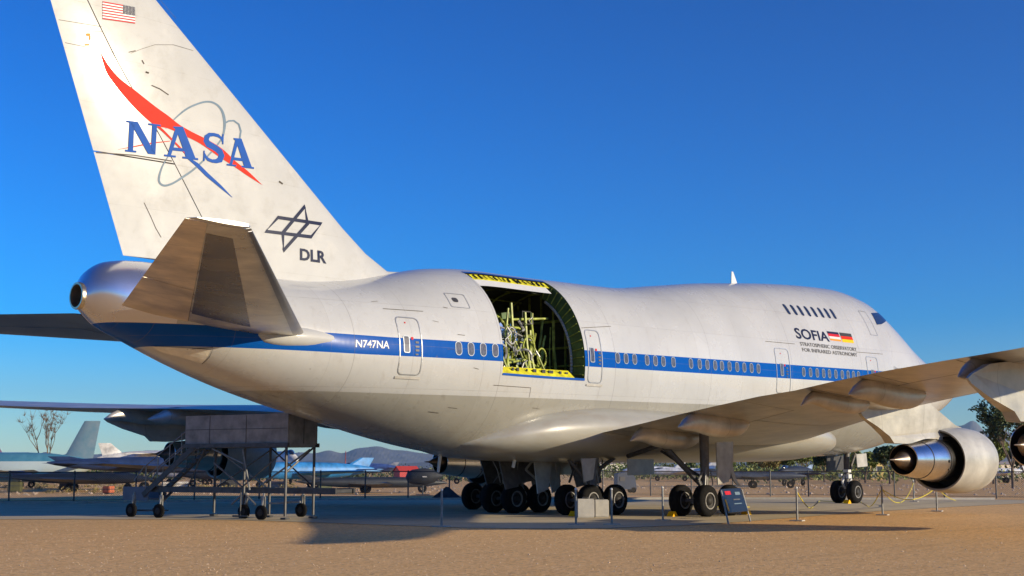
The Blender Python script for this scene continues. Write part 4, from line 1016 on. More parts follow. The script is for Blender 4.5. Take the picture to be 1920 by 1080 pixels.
def rope(a, c, sag, label, name='rope', r=.018, floor=True):
    pts_ = []
    for k in range(25):
        s = k/24; q = Vector(a).lerp(Vector(c), s); q.z -= sag*4*s*(1-s); q.z = max(q.z, .03); pts_.append(q)
    b = MB(); b.path(pts_, r, 6); tag(obj(name, b.d(), M['ropey'], smooth=True), label, 'rope', 'yellow ropes strung between the posts')
top = lambda i: Vector((PP[i].x, PP[i].y, .98))
ga, gb, gc = gnd(1537, 940), gnd(1580, 943), gnd(1612, 941)
b = MB(); b.path([top(4)]+[top(4).lerp(Vector((ga.x, ga.y, .03)), k/8)+Vector((0, 0, -.5*sin(pi*k/8))) for k in range(1, 8)]+[Vector((ga.x, ga.y, .03)), Vector((gb.x, gb.y, .03)), Vector((gc.x, gc.y, .03))]+[Vector((gc.x, gc.y, .03)).lerp(top(5), k/8)+Vector((0, 0, -.5*sin(pi*k/8))) for k in range(1, 8)]+[top(5)], .02, 6)
b.v = [Vector((q.x, q.y, max(q.z, .02))) for q in b.v]
tag(obj('rope', b.d(), M['ropey'], smooth=True), 'yellow rope dropping to lie on the apron around the nose wheels', 'rope', 'yellow ropes strung between the posts')
rope(top(5), top(6), .45, 'yellow rope hanging in a curve under the big engine')
rope(top(7), top(5), .75, 'yellow rope running back from the engine post to the farther post')
g = gnd(1792, 940); rope(top(6), Vector((g.x, g.y, .05)), .1, 'yellow rope end dropping to the ground right of the last post')
g = gnd(1405, 952); rope(Vector((g.x, g.y, .03)), top(4)+Vector((8, 9, -.85)), .0, 'slack yellow rope lying on the apron behind the sign stand')
# sign stand
g1 = gnd(1366, 983); g2 = gnd(1407, 978); mid_ = (g1+g2)/2; d_ = (g2-g1); L_s = d_.length; rz = atan2(d_.y, d_.x)
SG = thing('sign_stand', (mid_.x, mid_.y, 0), 'dark information panel on two slanted metal legs beside the main wheels', 'sign', rz=rz)
for sx_ in (-1, 1):
    b = MB(); b.tube((sx_*L_s/2, 0, 0), (sx_*L_s/2*.93, .25, 1.05), .03, n=8); obj('leg', b.d(), M['galv'], SG, wp=False)
tl = Matrix.Rotation(radians(-18), 3, 'X')
b = MB(); b.box((0, .17, .72), (L_s*.92, .03, .78), tl); obj('panel', b.d(), mat('sign board', (.008, .009, .016), .35), SG, wp=False)
sgp = [c_ for c_ in SG.children if c_.name.startswith('panel')][0]
def onp(x, z, w, h, m_, nm, lift=.02):
    b = MB(); c_ = tl @ Vector((x, -lift, z)); b.box(Vector((0, .17, .72))+c_, (w, .005, h), tl); obj(nm, b.d(), M[m_], sgp, wp=False)
onp(-.2*L_s, .25, .25*L_s, .12, 'flagred', 'panel_heading'); onp(.22*L_s, .22, .22*L_s, .1, 'orbit', 'panel_picture'); onp(.1*L_s, .02, .3*L_s, .04, 'ink', 'panel_text'); onp(.1*L_s, -.12, .34*L_s, .03, 'orbit', 'panel_text'); onp(-.40*L_s, -.15, .06*L_s, .4, 'gold', 'panel_stripe')
# concrete blocks against the body gear
for (u, v, w, h, lb) in ((1097, 971, .62, .66, 'taller pale concrete block in front of the main wheels'), (1127, 970, .52, .62, 'smaller pale concrete block butted against the taller one')):
    g = gnd(u, v); rzb = YAW-pi/2+.1; bm = bmesh.new(); bmesh.ops.create_cube(bm, size=1)
    for q in bm.verts: q.co = Vector((q.co.x*w, q.co.y*.42, (q.co.z+.5)*h))
    bmesh.ops.bevel(bm, geom=bm.edges[:], offset=.03, segments=2, affect='EDGES')
    T_ = thing('concrete_block', (g.x, g.y, .013), lb, 'block', 'concrete blocks by the wheels', rz=rzb)
    obj('block', bm, M['conc'], T_, wp=False)
    b = MB(); b.path([(-.1, 0, h-.02), (-.08, 0, h+.05), (.08, 0, h+.05), (.1, 0, h-.02)], .015); obj('lifting_loop', b.d(), M['darksteel'], T_, wp=False)
def chock(x, y, label, rz=0.0):
    b = MB(); b.add([(-.16, -.14, 0), (.16, -.14, 0), (.16, .14, 0), (-.16, .14, 0), (-.03, -.14, .18), (.03, -.14, .18), (.03, .14, .18), (-.03, .14, .18)], [(3, 2, 1, 0), (4, 5, 6, 7), (0, 1, 5, 4), (2, 3, 7, 6), (1, 2, 6, 5), (3, 0, 4, 7)])
    o = tag(obj('wheel_chock', b.d(), M['gold']), label, 'chock', 'yellow wheel chocks'); o.location = (x, y, .014); o.rotation_euler.z = rz
chock(-25.75-1.5, -5.1, 'yellow chock behind the near wing gear wheels'); chock(-25.0+1.3, -5.9, 'yellow chock ahead of the near wing gear wheels'); chock(-6.85, -.46, 'yellow chock behind the nose wheels'); chock(-28.1-1.5, -2.4, 'yellow chock behind the near body gear wheels')

# ------------------------------------------------------------------ chain link fence
def meshmat():
    k = NM('chain link'); p = k.pos(); k.b.inputs['Base Color'].default_value = (.16, .15, .14, 1); k.b.inputs['Roughness'].default_value = .5
    sx = k.n('ShaderNodeSeparateXYZ'); k.l(p, sx.inputs[0]); X, Y, Z = sx.outputs
    h = k.math('SUBTRACT', X, Y); a = k.math('ADD', k.math('MULTIPLY', h, .75), Z); c = k.math('SUBTRACT', k.math('MULTIPLY', h, .75), Z); m = None
    for q in (a, c):
        t = k.math('LESS_THAN', k.math('ABSOLUTE', k.math('SUBTRACT', k.math('FRACT', k.math('MULTIPLY', q, 9)), .5)), .055); m = t if m is None else k.math('MAXIMUM', m, t)
    k.l(m, k.b.inputs['Alpha']); return k.m
M['link'] = meshmat()
fp_ = [(-62, 52), (-46, 38), (-35.5, 30.2), (-26, 28.2), (-18.5, 26.8), (-10, 25.0), (-3, 22.6), (1.2, 18.2), (4.2, 14), (6.6, 10), (8.2, 5), (9.0, -1), (9.4, -8), (9.6, -16)]
FE = thing('chain_link_fence', (-3, 22.6, 0), 'low grey chain link fence running behind the whole aircraft', 'fence')
FH = 1.55
for a, c in zip(fp_, fp_[1:]):
    A = Vector((*a, 0)); B_ = Vector((*c, 0)); n_ = max(1, round((B_-A).length/3.1))
    for k in range(n_):
        q = A.lerp(B_, k/n_); q2 = A.lerp(B_, (k+1)/n_)
        b = MB(); b.tube(q, q+Vector((0, 0, FH+.05)), .045, n=8); b.lathe(q+Vector((0, 0, FH+.05)), (0, 0, 1), [(0, .05), (.05, .001)], 8); obj('fence_post', b.d(), M['darksteel'], FE, smooth=35)
        b = MB(); b.tube(q+Vector((0, 0, FH)), q2+Vector((0, 0, FH)), .028, n=6); rl = obj('top_rail', b.d(), M['darksteel'], FE)
        b = MB(); b.tube(q+Vector((0, 0, .12)), q2+Vector((0, 0, .12)), .012, n=5); obj('bottom_wire', b.d(), M['darksteel'], rl)
        b = MB(); b.quad(q+Vector((0, 0, .05)), q2+Vector((0, 0, .05)), q2+Vector((0, 0, FH)), q+Vector((0, 0, FH))); obj('mesh_panel', b.d(), M['link'], FE)

# ------------------------------------------------------------------ parked aircraft beyond the fence
pm = {}
def pmat(n, c, r=.4, m=.1, two=None):
    if n not in pm: pm[n] = mat('paint '+n, c, max(r, .5), m*.3, var=.4, scale=1.3, two=two)
    return pm[n]
def jet(u, D, head, L, R, label, body, tailc, group='retired aircraft parked beyond the fence', span=.8, finh=.25, zc_=None, sweep=.5, cat='aircraft', name='parked_jet', high=False, wings=True, trim=None, gearh=None):
    """head = heading in degrees relative to screen right; L length, R body radius"""
    g = at(u, 878, D); rz = YAW-pi/2+radians(head); gz = 0
    T = thing(name, (g.x, g.y, 0), label, cat, group, rz=rz); zc_ = zc_ or R+.9
    prof = [(-.5, .10), (-.46, .30), (-.38, .58), (-.22, .88), (-.05, 1), (.2, 1), (.34, .82), (.43, .5), (.48, .22), (.5, .03)]
    rings = [[Vector((x*L, cos(a)*r*R*.9, zc_+(.25*R*(1-r) if x < 0 else -.12*R*(1-r))+sin(a)*r*R)) for a in [2*pi*j/20 for j in range(20)]] for x, r in prof]
    bo = obj('fuselage', loft(rings, cap=True), body, T, smooth=50, wp=False)
    b = MB(); b.lathe((L*.30, 0, zc_+R*.72), (1, 0, -.05), [(-L*.08, .01), (-L*.04, R*.35), (L*.02, R*.42), (L*.07, R*.2), (L*.09, .01)], 14); obj('canopy', b.d(), M['paneup'], bo, smooth=50, wp=False)
    if trim is not None:
        b = MB()
        for sy in (-1, 1): b.box((0, sy*R*.9, zc_-.12*R), (L*.42, .05, R*.28))
        obj('stripe', b.d(), trim, bo, wp=False)
    def surf(nm, root, tip, th, m_):
        (x0, x1, p), (x2, x3, q) = root, tip; p = Vector(p); q = Vector(q); nrm = (q-p).cross(Vector((1, 0, 0))).normalized()
        rg = []
        for (xa, xb, o, t) in ((x0, x1, p, th), (x2, x3, q, th*.45)):
            rg.append([Vector((lerp(xa, xb, s), 0, 0))+o+nrm*h*t for s, h in ((0, 0), (.15, .5), (.5, .5), (1, 0), (.5, -.5), (.15, -.5))])
        return obj(nm, loft(rg, cap=True), m_, T, wp=False, smooth=30)
    surf('tail_fin', (-L*.27, -L*.46, (0, 0, zc_+R*.4)), (-L*.40, -L*.5, (0, 0, zc_+R*.5+L*finh)), .25, tailc)
    zw = zc_+(R*.8 if high else -R*.35)
    for sy in (-1, 1):
        if wings: surf('wing', (L*.14, -L*.16, (0, sy*R*.5, zw)), (L*.14-sweep*L*span/2, -L*.16-sweep*L*span/2*.55, (0, sy*L*span/2, zw+(-.03 if high else .04)*L*span/2)), .35, body)
        surf('tailplane', (-L*.34, -L*.46, (0, sy*R*.3, zc_+R*.1)), (-L*.43, -L*.49, (0, sy*L*span*.22, zc_+R*.15)), .15, body)
    for (x, y) in ((L*.33, 0), (-L*.05, -R*.9), (-L*.05, R*.9)):
        b = MB(); b.tube((x, y, .3), (x, y*.8, zc_-R*.4), .06, n=6); gg = obj('gear_leg', b.d(), M['strut'], T, wp=False)
        b = MB(); b.lathe((x, y-.1, .33), (0, 1, 0), [(0, .15), (0, .28), (.05, .33), (.15, .33), (.2, .28), (.2, .15)], 14); obj('wheel', b.d(), M['tyre'], gg, wp=False)
    return T
def tri():
    k = NM('three tone paint'); p = k.pos(); sx = k.n('ShaderNodeSeparateXYZ'); k.l(p, sx.inputs[0]); Z = sx.outputs[2]; n = k.noise(1.1, 5, .6, p)
    c = k.mix(k.ramp(n, .3, .7), (.05, .20, .30), (.10, .28, .38)); c = k.mix(k.math('LESS_THAN', Z, 2.35), c, (.50, .58, .56)); c = k.mix(k.math('LESS_THAN', Z, 1.45), c, (.02, .16, .42))
    k.l(c, k.b.inputs['Base Color']); k.b.inputs['Roughness'].default_value = .35; return k.m
jet(35, 118, 176, 14.5, 1.30, 'pale blue and white jet with bright blue lower body and tall fin at far left', tri(), pmat('teal fin', (.10, .20, .25), two=(.26, .34, .38)), trim=None, finh=.235, zc_=1.85)
jet(292, 108, 8, 17, .62, 'long dark navy jet lying low behind the stand stairs', pmat('deep navy', (.02, .04, .11), .3), pmat('deep navy', (.02, .04, .11), .3), zc_=2.05, finh=.02, span=.85, sweep=.75)
jet(300, 165, 10, 15, 1.25, 'white transport plane seen behind the navy jet', pmat('chalk', (.62, .60, .55)), pmat('chalk', (.62, .60, .55)), zc_=2.7, finh=.10, high=True)
jet(522, 150, -62, 13, 1.15, 'white nosed plane half hidden behind the stand legs', pmat('chalk', (.62, .60, .55)), pmat('rust tail', (.4, .14, .08)), zc_=2.5, finh=.12)
jet(575, 118, -150, 13, .75, 'bright blue fighter with broad flat wings right of the stand', pmat('sky blue', (.03, .20, .48), .3), pmat('sky blue', (.03, .20, .48), .3), zc_=1.55, finh=.06, span=.9, sweep=.8)
jet(690, 165, 160, 8.5, .62, 'small blue plane with white wing ends left of the red shed', pmat('mid blue', (.08, .14, .34)), pmat('chalk', (.62, .60, .55)), zc_=1.75, finh=.05, span=1.3, sweep=.2)
jet(645, 260, 100, 12, .7, 'distant plane with a slanted red tail fin', pmat('chalk', (.62, .60, .55)), pmat('red fin', (.5, .06, .04)), zc_=1.8, finh=.24)
jet(1226, 190, 172, 9, .5, 'small white trainer jet in the far field, left one of two', pmat('bright chalk', (.75, .73, .70)), pmat('bright chalk', (.75, .73, .70)), zc_=1.5, finh=.09)
jet(1277, 185, 168, 10, .5, 'small white trainer jet in the far field, right one of two', pmat('bright chalk', (.75, .73, .70)), pmat('bright chalk', (.75, .73, .70)), zc_=1.3, finh=.10)
jet(1492, 135, -130, 7.5, .62, 'stubby dark jet with pale rear beyond the fence near the nose gear', pmat('charcoal', (.02, .025, .035), .35), pmat('slate blue', (.2, .28, .42)), zc_=1.35, finh=.06, span=.7)
jet(1420, 118, 5, 9, .35, 'low dark blue jet behind the wing gear sign', pmat('dusk navy', (.03, .045, .08), .4), pmat('dusk navy', (.03, .045, .08), .4), zc_=1.1, finh=.05, span=.5)
jet(380, 140, 172, 11, .75, 'white striped jet seen between the stair rails', pmat('bright chalk', (.75, .73, .70)), pmat('bright chalk', (.75, .73, .70)), zc_=1.45, finh=.06, trim=M['navy'])
jet(700, 95, 20, 11, .38, 'dark low glider-like jet in shadow under the tail', pmat('charcoal', (.02, .025, .035), .35), pmat('charcoal', (.02, .025, .035), .35), zc_=.75, finh=.03, span=.5)
jet(1880, 160, 175, 6, .45, 'small white plane parked under the tree at far right', pmat('bright chalk', (.75, .73, .70)), pmat('bright chalk', (.75, .73, .70)), zc_=1.3, finh=.12)
jet(215, 210, 30, 12, .8, 'distant cream plane with open engine covers at left', pmat('cream', (.55, .48, .36)), pmat('rust tail', (.4, .14, .08)), zc_=2.6, finh=.12, high=True)
jet(470, 190, 165, 12, .6, 'distant pale plane low behind the stand legs', pmat('cream', (.55, .48, .36)), pmat('mid blue', (.08, .14, .34)), zc_=1.6, finh=.12)
jet(150, 100, -12, 12, .42, 'low dark navy jet crouching in front of the pale blue one', pmat('charcoal', (.02, .025, .035), .35), pmat('deep navy', (.02, .04, .11), .3), zc_=1.0, finh=.03, span=.7)
jet(60, 175, 15, 11, .9, 'far grey plane with a tall purple fin at left edge', pmat('cream', (.55, .48, .36)), pmat('purple fin', (.08, .05, .12)), zc_=2.2, finh=.2)
jet(420, 128, 178, 9, .5, 'dark jet with black belly under the stand platform', pmat('charcoal', (.02, .025, .035), .35), pmat('mid blue', (.08, .14, .34)), zc_=1.2, finh=.06)
jet(905, 150, 170, 9, .55, 'blue and orange trainer seen between the main gear legs', pmat('mid blue', (.08, .14, .34)), pmat('orange tail', (.6, .25, .06)), zc_=1.7, finh=.12)
# red shed, equipment
def placed(name, u, D, label, cat, head=0.0, group=None):
    g = at(u, 878, D); return thing(name, (g.x, g.y, 0), label, cat, group, rz=YAW-pi/2+radians(head))
T = placed('storage_shed', 762, 150, 'small red shed with a pitched roof in the distance', 'shed', 25)
redm = mat('shed red', (.45, .02, .02), .5)
b = MB(); b.box((0, 0, .75), (2.3, 2.0, 1.5)); b.add([(-1.15, -1, 1.5), (1.15, -1, 1.5), (1.15, 1, 1.5), (-1.15, 1, 1.5), (-1.15, 0, 1.95), (1.15, 0, 1.95)], [(0, 1, 5, 4), (2, 3, 4, 5), (1, 2, 5), (3, 0, 4)]); obj('wall', b.d(), redm, T, wp=False)
b = MB(); b.add([(-1.25, -1.12, 1.47), (1.25, -1.12, 1.47), (1.25, 0, 2.0), (-1.25, 0, 2.0), (1.25, 1.12, 1.47), (-1.25, 1.12, 1.47)], [(0, 1, 2, 3), (3, 2, 4, 5)]); obj('roof', b.d(), mat('shed roof', (.55, .06, .04), .45), T, wp=False)
b = MB(); b.box((.2, -1.02, .65), (.8, .04, 1.3)); obj('door', b.d(), mat('shed door', (.2, .01, .01), .5), T, wp=False)
T = placed('ground_cart', 1172, 96, 'dark blue ground power cart on small wheels past the fence', 'equipment cart', 15)
b = MB(); b.add([(-.75, -.4, .25), (.75, -.4, .25), (.75, .4, .25), (-.75, .4, .25), (-.70, -.4, 1.35), (.2, -.4, 1.55), (.62, -.4, 1.15), (-.70, .4, 1.35), (.2, .4, 1.55), (.62, .4, 1.15)], [(0, 3, 2, 1), (0, 1, 6, 5, 4), (3, 7, 8, 9, 2), (4, 5, 8, 7), (5, 6, 9, 8), (1, 2, 9, 6), (0, 4, 7, 3)]); bb = obj('housing', b.d(), mat('cart blue', (.025, .04, .08), .45, var=.3), T, wp=False)
b = MB(); b.box((-.35, -.42, 1.0), (.4, .03, .3)); obj('vent_panel', b.d(), M['darksteel'], bb, wp=False)
for x in (-.5, .5):
    for y in (-.35, .35):
        b = MB(); b.lathe((x, y-.06, .2), (0, 1, 0), [(0, .001), (0, .2), (.12, .2), (.12, .001)], 14); obj('wheel', b.d(), M['tyre'], T, wp=False)
T = placed('engine_pod', 793, 88, 'dark covered pod standing on a single post in the shade left of the wheels', 'pod', 0)
b = MB(); b.lathe((-1.15, 0, 1.15), (1, 0, .05), [(0, .02), (.15, .35), (.5, .5), (1.3, .55), (1.9, .42), (2.4, .1), (2.5, .01)], 18); pb = obj('cover', b.d(), mat('pod cover', (.025, .028, .035), .7, var=.4), T, smooth=50, wp=False)
b = MB(); b.tube((0, 0, 0), (0, 0, .7), .05); b.box((0, 0, .03), (.9, .9, .05)); obj('stand_post', b.d(), M['darksteel'], T, wp=False)
b = MB(); b.box((.15, -.56, 1.2), (.3, .02, .07)); obj('stencil', b.d(), M['white'], pb, wp=False)
T = placed('dark_tarp_pile', 838, 76, 'low dark triangular tarp covered pile behind the lone barrier post', 'tarp pile', 0)
b = MB(); b.add([(-.95, -.3, 0), (.95, -.3, 0), (.9, .4, 0), (-.9, .4, 0), (-.05, 0, .72), (.1, .05, .70)], [(0, 1, 5, 4), (1, 2, 5), (2, 3, 4, 5), (3, 0, 4)]); obj('tarp', b.d(), mat('tarp', (.04, .04, .045), .8, var=.4), T, wp=False)
ck = [('crate', 30, 96, 'square olive crate under the nose of the pale blue jet', (.10, .10, .04), .9, .7), ('crate', 128, 104, 'dark brown crate below the tall teal tail fin', (.06, .04, .03), 1.2, .6), ('crate', 205, 92, 'orange red equipment case left of the stand steps', (.45, .12, .05), .6, .45),
      ('crate', 330, 118, 'long white case seen under the stand stairs', (.55, .53, .5), 2.2, .5), ('crate', 430, 112, 'black equipment case under the stand platform', (.02, .02, .02), 1.4, .8), ('crate', 520, 120, 'pale pink case right of the stand legs', (.5, .36, .3), 1.6, .5), ('crate', 610, 108, 'olive drab case below the bright blue fighter', (.10, .11, .05), 1.1, .6), ('crate', 675, 118, 'low tan case beneath the small blue plane', (.4, .3, .18), 2.6, .45)]
for nm, u, D, lb, c, w, h in ck:
    T = placed(nm, u, D, lb, 'crate', random.uniform(-25, 25), 'equipment cases on the field'); cm = mat('case '+lb[:14], c, .6, var=.3)
    bm = bmesh.new(); bmesh.ops.create_cube(bm, size=1)
    for q in bm.verts: q.co = Vector((q.co.x*w, q.co.y*.6, (q.co.z+.5)*h+.08))
    bmesh.ops.bevel(bm, geom=bm.edges[:], offset=.04, segments=2, affect='EDGES'); bd = obj('case', bm, cm, T, wp=False)
    b = MB(); b.box((0, 0, h*.72), (w+.02, .62, .05)); obj('lid_band', b.d(), M['darksteel'], bd, wp=False)
    for x in (-w*.35, w*.35): b = MB(); b.box((x, 0, .04), (.12, .5, .08)); obj('skid', b.d(), M['darksteel'], T, wp=False)
for (u, D, w, h, lb, c, nm) in ((1636, 210, 2.2, 3.0, 'small yellow walled hut among the bushes beyond the nose gear', (.55, .40, .14), 'hut'), (1892, 230, 5.0, 2.4, 'low cream building behind the tree at far right', (.6, .52, .42), 'low_building'), (1150, 260, 6, 2.6, 'low pale building in the far field behind the ground cart', (.6, .58, .52), 'low_building'), (905, 210, 7, 3.0, 'far low building with tan wall seen between the gear legs', (.55, .38, .24), 'low_building')):
    T = placed(nm, u, D, lb, 'building', 12); b = MB(); b.box((0, 0, h/2), (w, 3, h)); wl_ = obj('wall', b.d(), mat(nm+' wall', c, .8), T, wp=False)
    b = MB(); b.add([(-w/2-.2, -1.7, h), (w/2+.2, -1.7, h), (w/2+.2, 1.7, h), (-w/2-.2, 1.7, h), (-w/2-.2, 0, h+.5), (w/2+.2, 0, h+.5)], [(0, 1, 5, 4), (2, 3, 4, 5), (1, 2, 5), (3, 0, 4), (0, 3, 2, 1)]); obj('roof', b.d(), mat(nm+' roof', (.35, .3, .27), .7), T, wp=False)
    b = MB(); b.box((-w*.2, -1.52, h*.4), (.9, .05, h*.7)); obj('door', b.d(), M['boxgrey'], T, wp=False)
    b = MB(); b.box((w*.22, -1.52, h*.55), (.9, .05, .8)); obj('window', b.d(), M['paneup'], T, wp=False)

# ------------------------------------------------------------------ trees and scrub
def leafmat(n, a, b_):
    k = NM(n); p = k.pos(); f = k.noise(.9, 3, .6, p); f2 = k.noise(9, 2, .6, p)
    c = k.mix(k.ramp(f, .35, .65), a, b_); c = k.mix(k.math('MULTIPLY', k.ramp(f2, .4, .7), .5), c, tuple(x*.45 for x in a))
    k.l(c, k.b.inputs['Base Color']); k.b.inputs['Roughness'].default_value = .6; return k.m
M['bark'] = mat('bark', (.16, .12, .085), .9, var=.4, scale=6, bump=.4)
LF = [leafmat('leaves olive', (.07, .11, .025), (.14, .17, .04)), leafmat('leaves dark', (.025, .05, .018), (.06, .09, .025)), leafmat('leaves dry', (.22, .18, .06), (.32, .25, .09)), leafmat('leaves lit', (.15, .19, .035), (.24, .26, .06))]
def leaves(v, f, c, sx, sz, n, s):
    for _ in range(n):
        d = Vector((random.gauss(0, 1), random.gauss(0, 1), random.gauss(0, 1))); d = d.normalized()*(random.random()**.4)
        p = Vector(c)+Vector((d.x*sx, d.y*sx, d.z*sz)); a = Vector((random.gauss(0, 1), random.gauss(0, 1), random.gauss(0, 1))).normalized(); t = a.orthogonal().normalized(); q = a.cross(t); k = len(v); s_ = s*random.uniform(.6, 1.3)
        v += [p-t*s_, p+q*s_*.5, p+t*s_, p-q*s_*.5]; f.append((k, k+1, k+2, k+3))
def limb_set(h, n, spread, seed, up=.45, r0=.12):
    rnd = random.Random(seed); tr = MB(); ends = []
    def grow(p, d, L, r, lev):
        q = p
        for i in range(3):
            d = (d+Vector((rnd.uniform(-.22, .22), rnd.uniform(-.22, .22), rnd.uniform(-.02, .16)))).normalized(); q2 = q+d*L/3; tr.tube(q, q2, r*(1-.22*i), r*(1-.22*(i+1)), n=6, cap=False); q = q2
            if lev < 2 and i > 0:
                for _ in range(2): e = (d*.6+Vector((rnd.uniform(-1, 1), rnd.uniform(-1, 1), rnd.uniform(-.1, .9)))*spread).normalized(); grow(q, e, L*rnd.uniform(.45, .65), r*.45, lev+1)
        ends.append((q, lev))
    tr.tube((0, 0, -.1), (0, 0, h*up*.6), r0*1.3, r0, n=9)
    for k in range(n):
        a = 2*pi*k/n+rnd.uniform(-.4, .4); grow(Vector((0, 0, h*up*.6)), Vector((cos(a)*spread*.6, sin(a)*spread*.6, 1)).normalized(), h*.5, r0*.7, 0)
    return tr, ends
def tree(u, D, h, label, m_=0, n=4, spread=.8, leaf=.16, dens=60, seed=1, group='trees beyond the fence', cl=.55):
    g = at(u, 878, D); T = thing('tree', (g.x, g.y, 0), label, 'tree', group); T.rotation_euler.z = 0
    tr, ends = limb_set(h, n, spread, seed); obj('trunk', tr.d(), M['bark'], T, wp=False, smooth=50)
    random.seed(seed); v = []; f = []
    for p, lev in ends:
        if random.random() < .12: continue
        leaves(v, f, p, h*.11*cl/.55*random.uniform(.6, 1.3), h*.075*cl/.55*random.uniform(.6, 1.3), int(dens*random.uniform(.5, 1.2)), leaf)
    if v: obj('crown', (v, f), LF[m_], T, wp=False)
    return T
tree(1898, 118, 6.6, 'tall open crowned tree between the two engines at far right', 1, 4, .75, .17, 70, 5)
tree(1862, 150, 4.2, 'rounder lit bush tree left of the tall open tree', 3, 4, 1.0, .2, 60, 9)
tree(1925, 130, 3.4, 'low dark tree at the right edge of the view', 1, 5, 1.1, .2, 70, 12)
tree(1668, 150, 3.6, 'dark bushy tree directly under the exhaust cone', 1, 5, 1.1, .2, 80, 21)
tree(1622, 160, 3.2, 'yellow green tree just right of the nose gear', 3, 5, 1.1, .2, 80, 22)
tree(1505, 170, 4.0, 'tallest yellow green tree left of the nose gear', 3, 4, .9, .2, 80, 23)
tree(1465, 190, 3.4, 'olive tree left of the tallest yellow green one', 0, 5, 1.0, .2, 80, 24)
tree(1545, 175, 3.3, 'dark tree close behind the nose gear', 1, 5, 1.0, .2, 80, 25)
tree(1715, 165, 2.9, 'low dry tree under the engine cowl', 2, 5, 1.1, .2, 70, 26)
tree(1590, 200, 3.5, 'olive tree seen through the nose gear legs', 0, 5, 1.0, .22, 80, 27)
tree(1360, 240, 3.3, 'olive tree in the gap beside the near wing gear strut', 0, 5, 1.1, .22, 80, 31)
tree(1440, 180, 3.1, 'dry golden tree in front of the olive hedge', 2, 5, 1.1, .2, 80, 32)
tree(1790, 170, 3.4, 'lit green tree hidden partly by the engine cowl', 3, 5, 1.1, .2, 80, 33)
tree(1420, 230, 3.0, 'small dry tree right of the curved gear door', 2, 5, 1.1, .22, 70, 28)
tree(1215, 260, 3.0, 'dark green tree behind the two white trainers', 1, 5, 1.2, .25, 70, 29)
tree(1290, 270, 2.9, 'dark green tree behind the slanted gear brace', 1, 5, 1.2, .25, 70, 30)
# bare tree at left
g = at(86, 878, 125); T = thing('bare_tree', (g.x, g.y, 0), 'leafless forked tree rising behind the pale blue jet', 'tree')
tr, ends = limb_set(6.4, 3, .42, 4, .35, .13); obj('trunk', tr.d(), M['bark'], T, wp=False, smooth=50)
v = []; f = []; random.seed(3)
for p, lev in ends:
    for _ in range(9):
        d = Vector((random.gauss(0, .5), random.gauss(0, .5), random.uniform(.1, 1))).normalized()*random.uniform(.3, .8); k = len(v); w = Vector((.02, -.012, 0)); v += [p-w, p+w, p+d]; f.append((k, k+1, k+2))
obj('twigs', (v, f), M['bark'], T, wp=False)
random.seed(15)
def scrub(n, D0, D1, u0, u1, h, s, mi, label, dens=26):
    v = []; f = []
    for _ in range(n):
        D = random.uniform(D0, D1); u = random.uniform(u0, u1); g = at(u, 878, D); hh = h*random.uniform(.4, 1.15)
        leaves(v, f, (g.x, g.y, hh*.45), hh*random.uniform(.7, 1.6), hh*.5, dens, s)
    tag(obj('scrub', (v, f), LF[mi]), label, 'scrub', kind='stuff')
scrub(170, 330, 620, -60, 1960, 3.0, .38, 1, 'dark green desert scrub along the far edge of the field')
scrub(200, 260, 560, -60, 1960, 2.5, .34, 0, 'olive desert scrub in the middle distance')
scrub(150, 190, 420, -60, 1960, 2.0, .26, 2, 'dry golden brush scattered over the field')
scrub(160, 170, 260, -20, 880, 1.9, .22, 1, 'dark brush line behind the parked aircraft at left', 45)
scrub(90, 92, 135, 0, 560, .55, .09, 2, 'low yellow weeds between the parked aircraft at left', 30)
scrub(260, 200, 320, 1100, 1760, 3.6, .26, 0, 'olive brush hedge behind the far field beyond the nose gear', 55)
scrub(90, 190, 300, 1130, 1960, 2.9, .24, 1, 'dark green brush hedge between the far trees', 55)
scrub(120, 150, 260, 1340, 1960, 2.5, .22, 3, 'sunlit green brush beyond the fence at right')
# stones beyond the fence
def stones():
    v = []; f = []
    for _ in range(900):
        D = random.uniform(86, 150); u = random.uniform(0, 1920); g = at(u, 878, D); r = random.uniform(.05, .18); k = len(v)
        for j in range(5): v.append((g.x+r*cos(j*1.257)*random.uniform(.7, 1.2), g.y+r*sin(j*1.257)*random.uniform(.7, 1.2), 0))
        v.append((g.x, g.y, r*.8)); f += [(k+j, k+(j+1) % 5, k+5) for j in range(5)]
    return v, f
tag(obj('field_stones', stones(), mat('field stone', (.5, .38, .28), .9, var=.5)), 'scattered stones on the bare field beyond the fence', 'stones', kind='stuff')

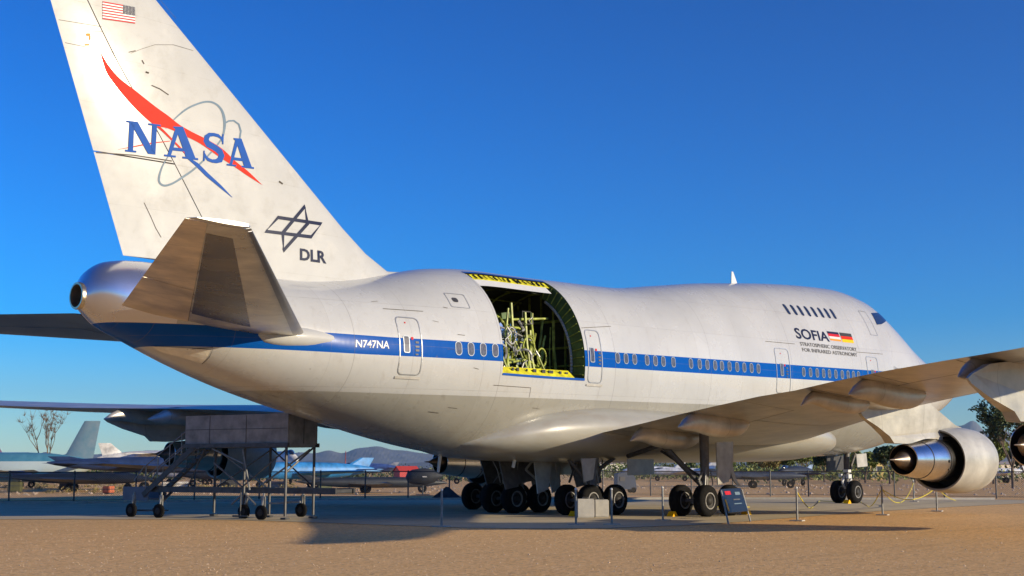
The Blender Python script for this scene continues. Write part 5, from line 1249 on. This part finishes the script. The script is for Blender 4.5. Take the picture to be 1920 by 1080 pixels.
# ------------------------------------------------------------------ mountains
def ridge(D0, hs_, seed, name, depth=2500):
    """hs_: list of (u, top v) control points"""
    us = [a for a, _ in hs_]; f = pchip(us, [(878-b_)/2500*D0 for _, b_ in hs_]); rnd = random.Random(seed); n = 420
    ph = [(rnd.uniform(.01, .14), rnd.uniform(0, 7)) for _ in range(14)]
    vs_ = []; rows = 8
    for i in range(n+1):
        u = lerp(us[0], us[-1], i/n); g = at(u, 878, D0); d = Vector((g.x-CX, g.y-CY, 0)).normalized(); H = f(u)*(1+.05*sum(sin(u*a*1.0+b_)*(.03/a)**.5 for a, b_ in ph))
        for j in range(rows+1):
            s = j/rows; jag = sin(u*.11+j*1.7+seed)*.5+sin(u*.31+j*2.3)*.3
            q = Vector((g.x, g.y, 0))-d*depth*(1-s); vs_.append((q.x, q.y, -3+H*(s**1.3)*(1+.18*jag*(1-s)*s*4*.5)))
        q = Vector((g.x, g.y, 0))+d*depth*.8; vs_.append((q.x, q.y, -3))
    R2 = rows+2; fs_ = [(i*R2+j, (i+1)*R2+j, (i+1)*R2+j+1, i*R2+j+1) for i in range(n) for j in range(R2-1)]
    tag(obj(name, (vs_, fs_), M['rock'], smooth=False), kind='structure')
M['rock'] = mat('mountain rock', (.085, .085, .095), .95, var=.35, scale=.002)
ridge(15500, [(-200, 856), (0, 852), (300, 850), (480, 852), (570, 850), (640, 845), (700, 843), (760, 846), (800, 849), (870, 853), (1000, 860), (1150, 858), (1260, 861), (1350, 862), (1450, 858), (1560, 853), (1640, 848), (1700, 836), (1760, 818), (1800, 806), (1826, 800), (1850, 804), (1880, 812), (1930, 822), (2050, 826), (2200, 835)], 3, 'hills')
ridge(9000, [(-200, 872), (400, 870), (560, 866), (700, 864), (800, 866), (1100, 872), (1400, 868), (1600, 862), (1760, 850), (1845, 822), (1870, 826), (1900, 842), (2200, 860)], 8, 'hills', 1500)
# haze
b = MB(); b.box((0, 0, 600), (39000, 39000, 1206))
hm = bpy.data.materials.new('haze'); hm.use_nodes = True; t_ = hm.node_tree; t_.nodes.remove(t_.nodes['Principled BSDF'])
pv = t_.nodes.new('ShaderNodeVolumePrincipled'); pv.inputs['Color'].default_value = (.55, .76, 1.0, 1); pv.inputs['Density'].default_value = 3.2e-5; pv.inputs['Anisotropy'].default_value = .2
t_.links.new(pv.outputs[0], t_.nodes['Material Output'].inputs['Volume'])
tag(obj('haze', b.d(), hm), kind='stuff')
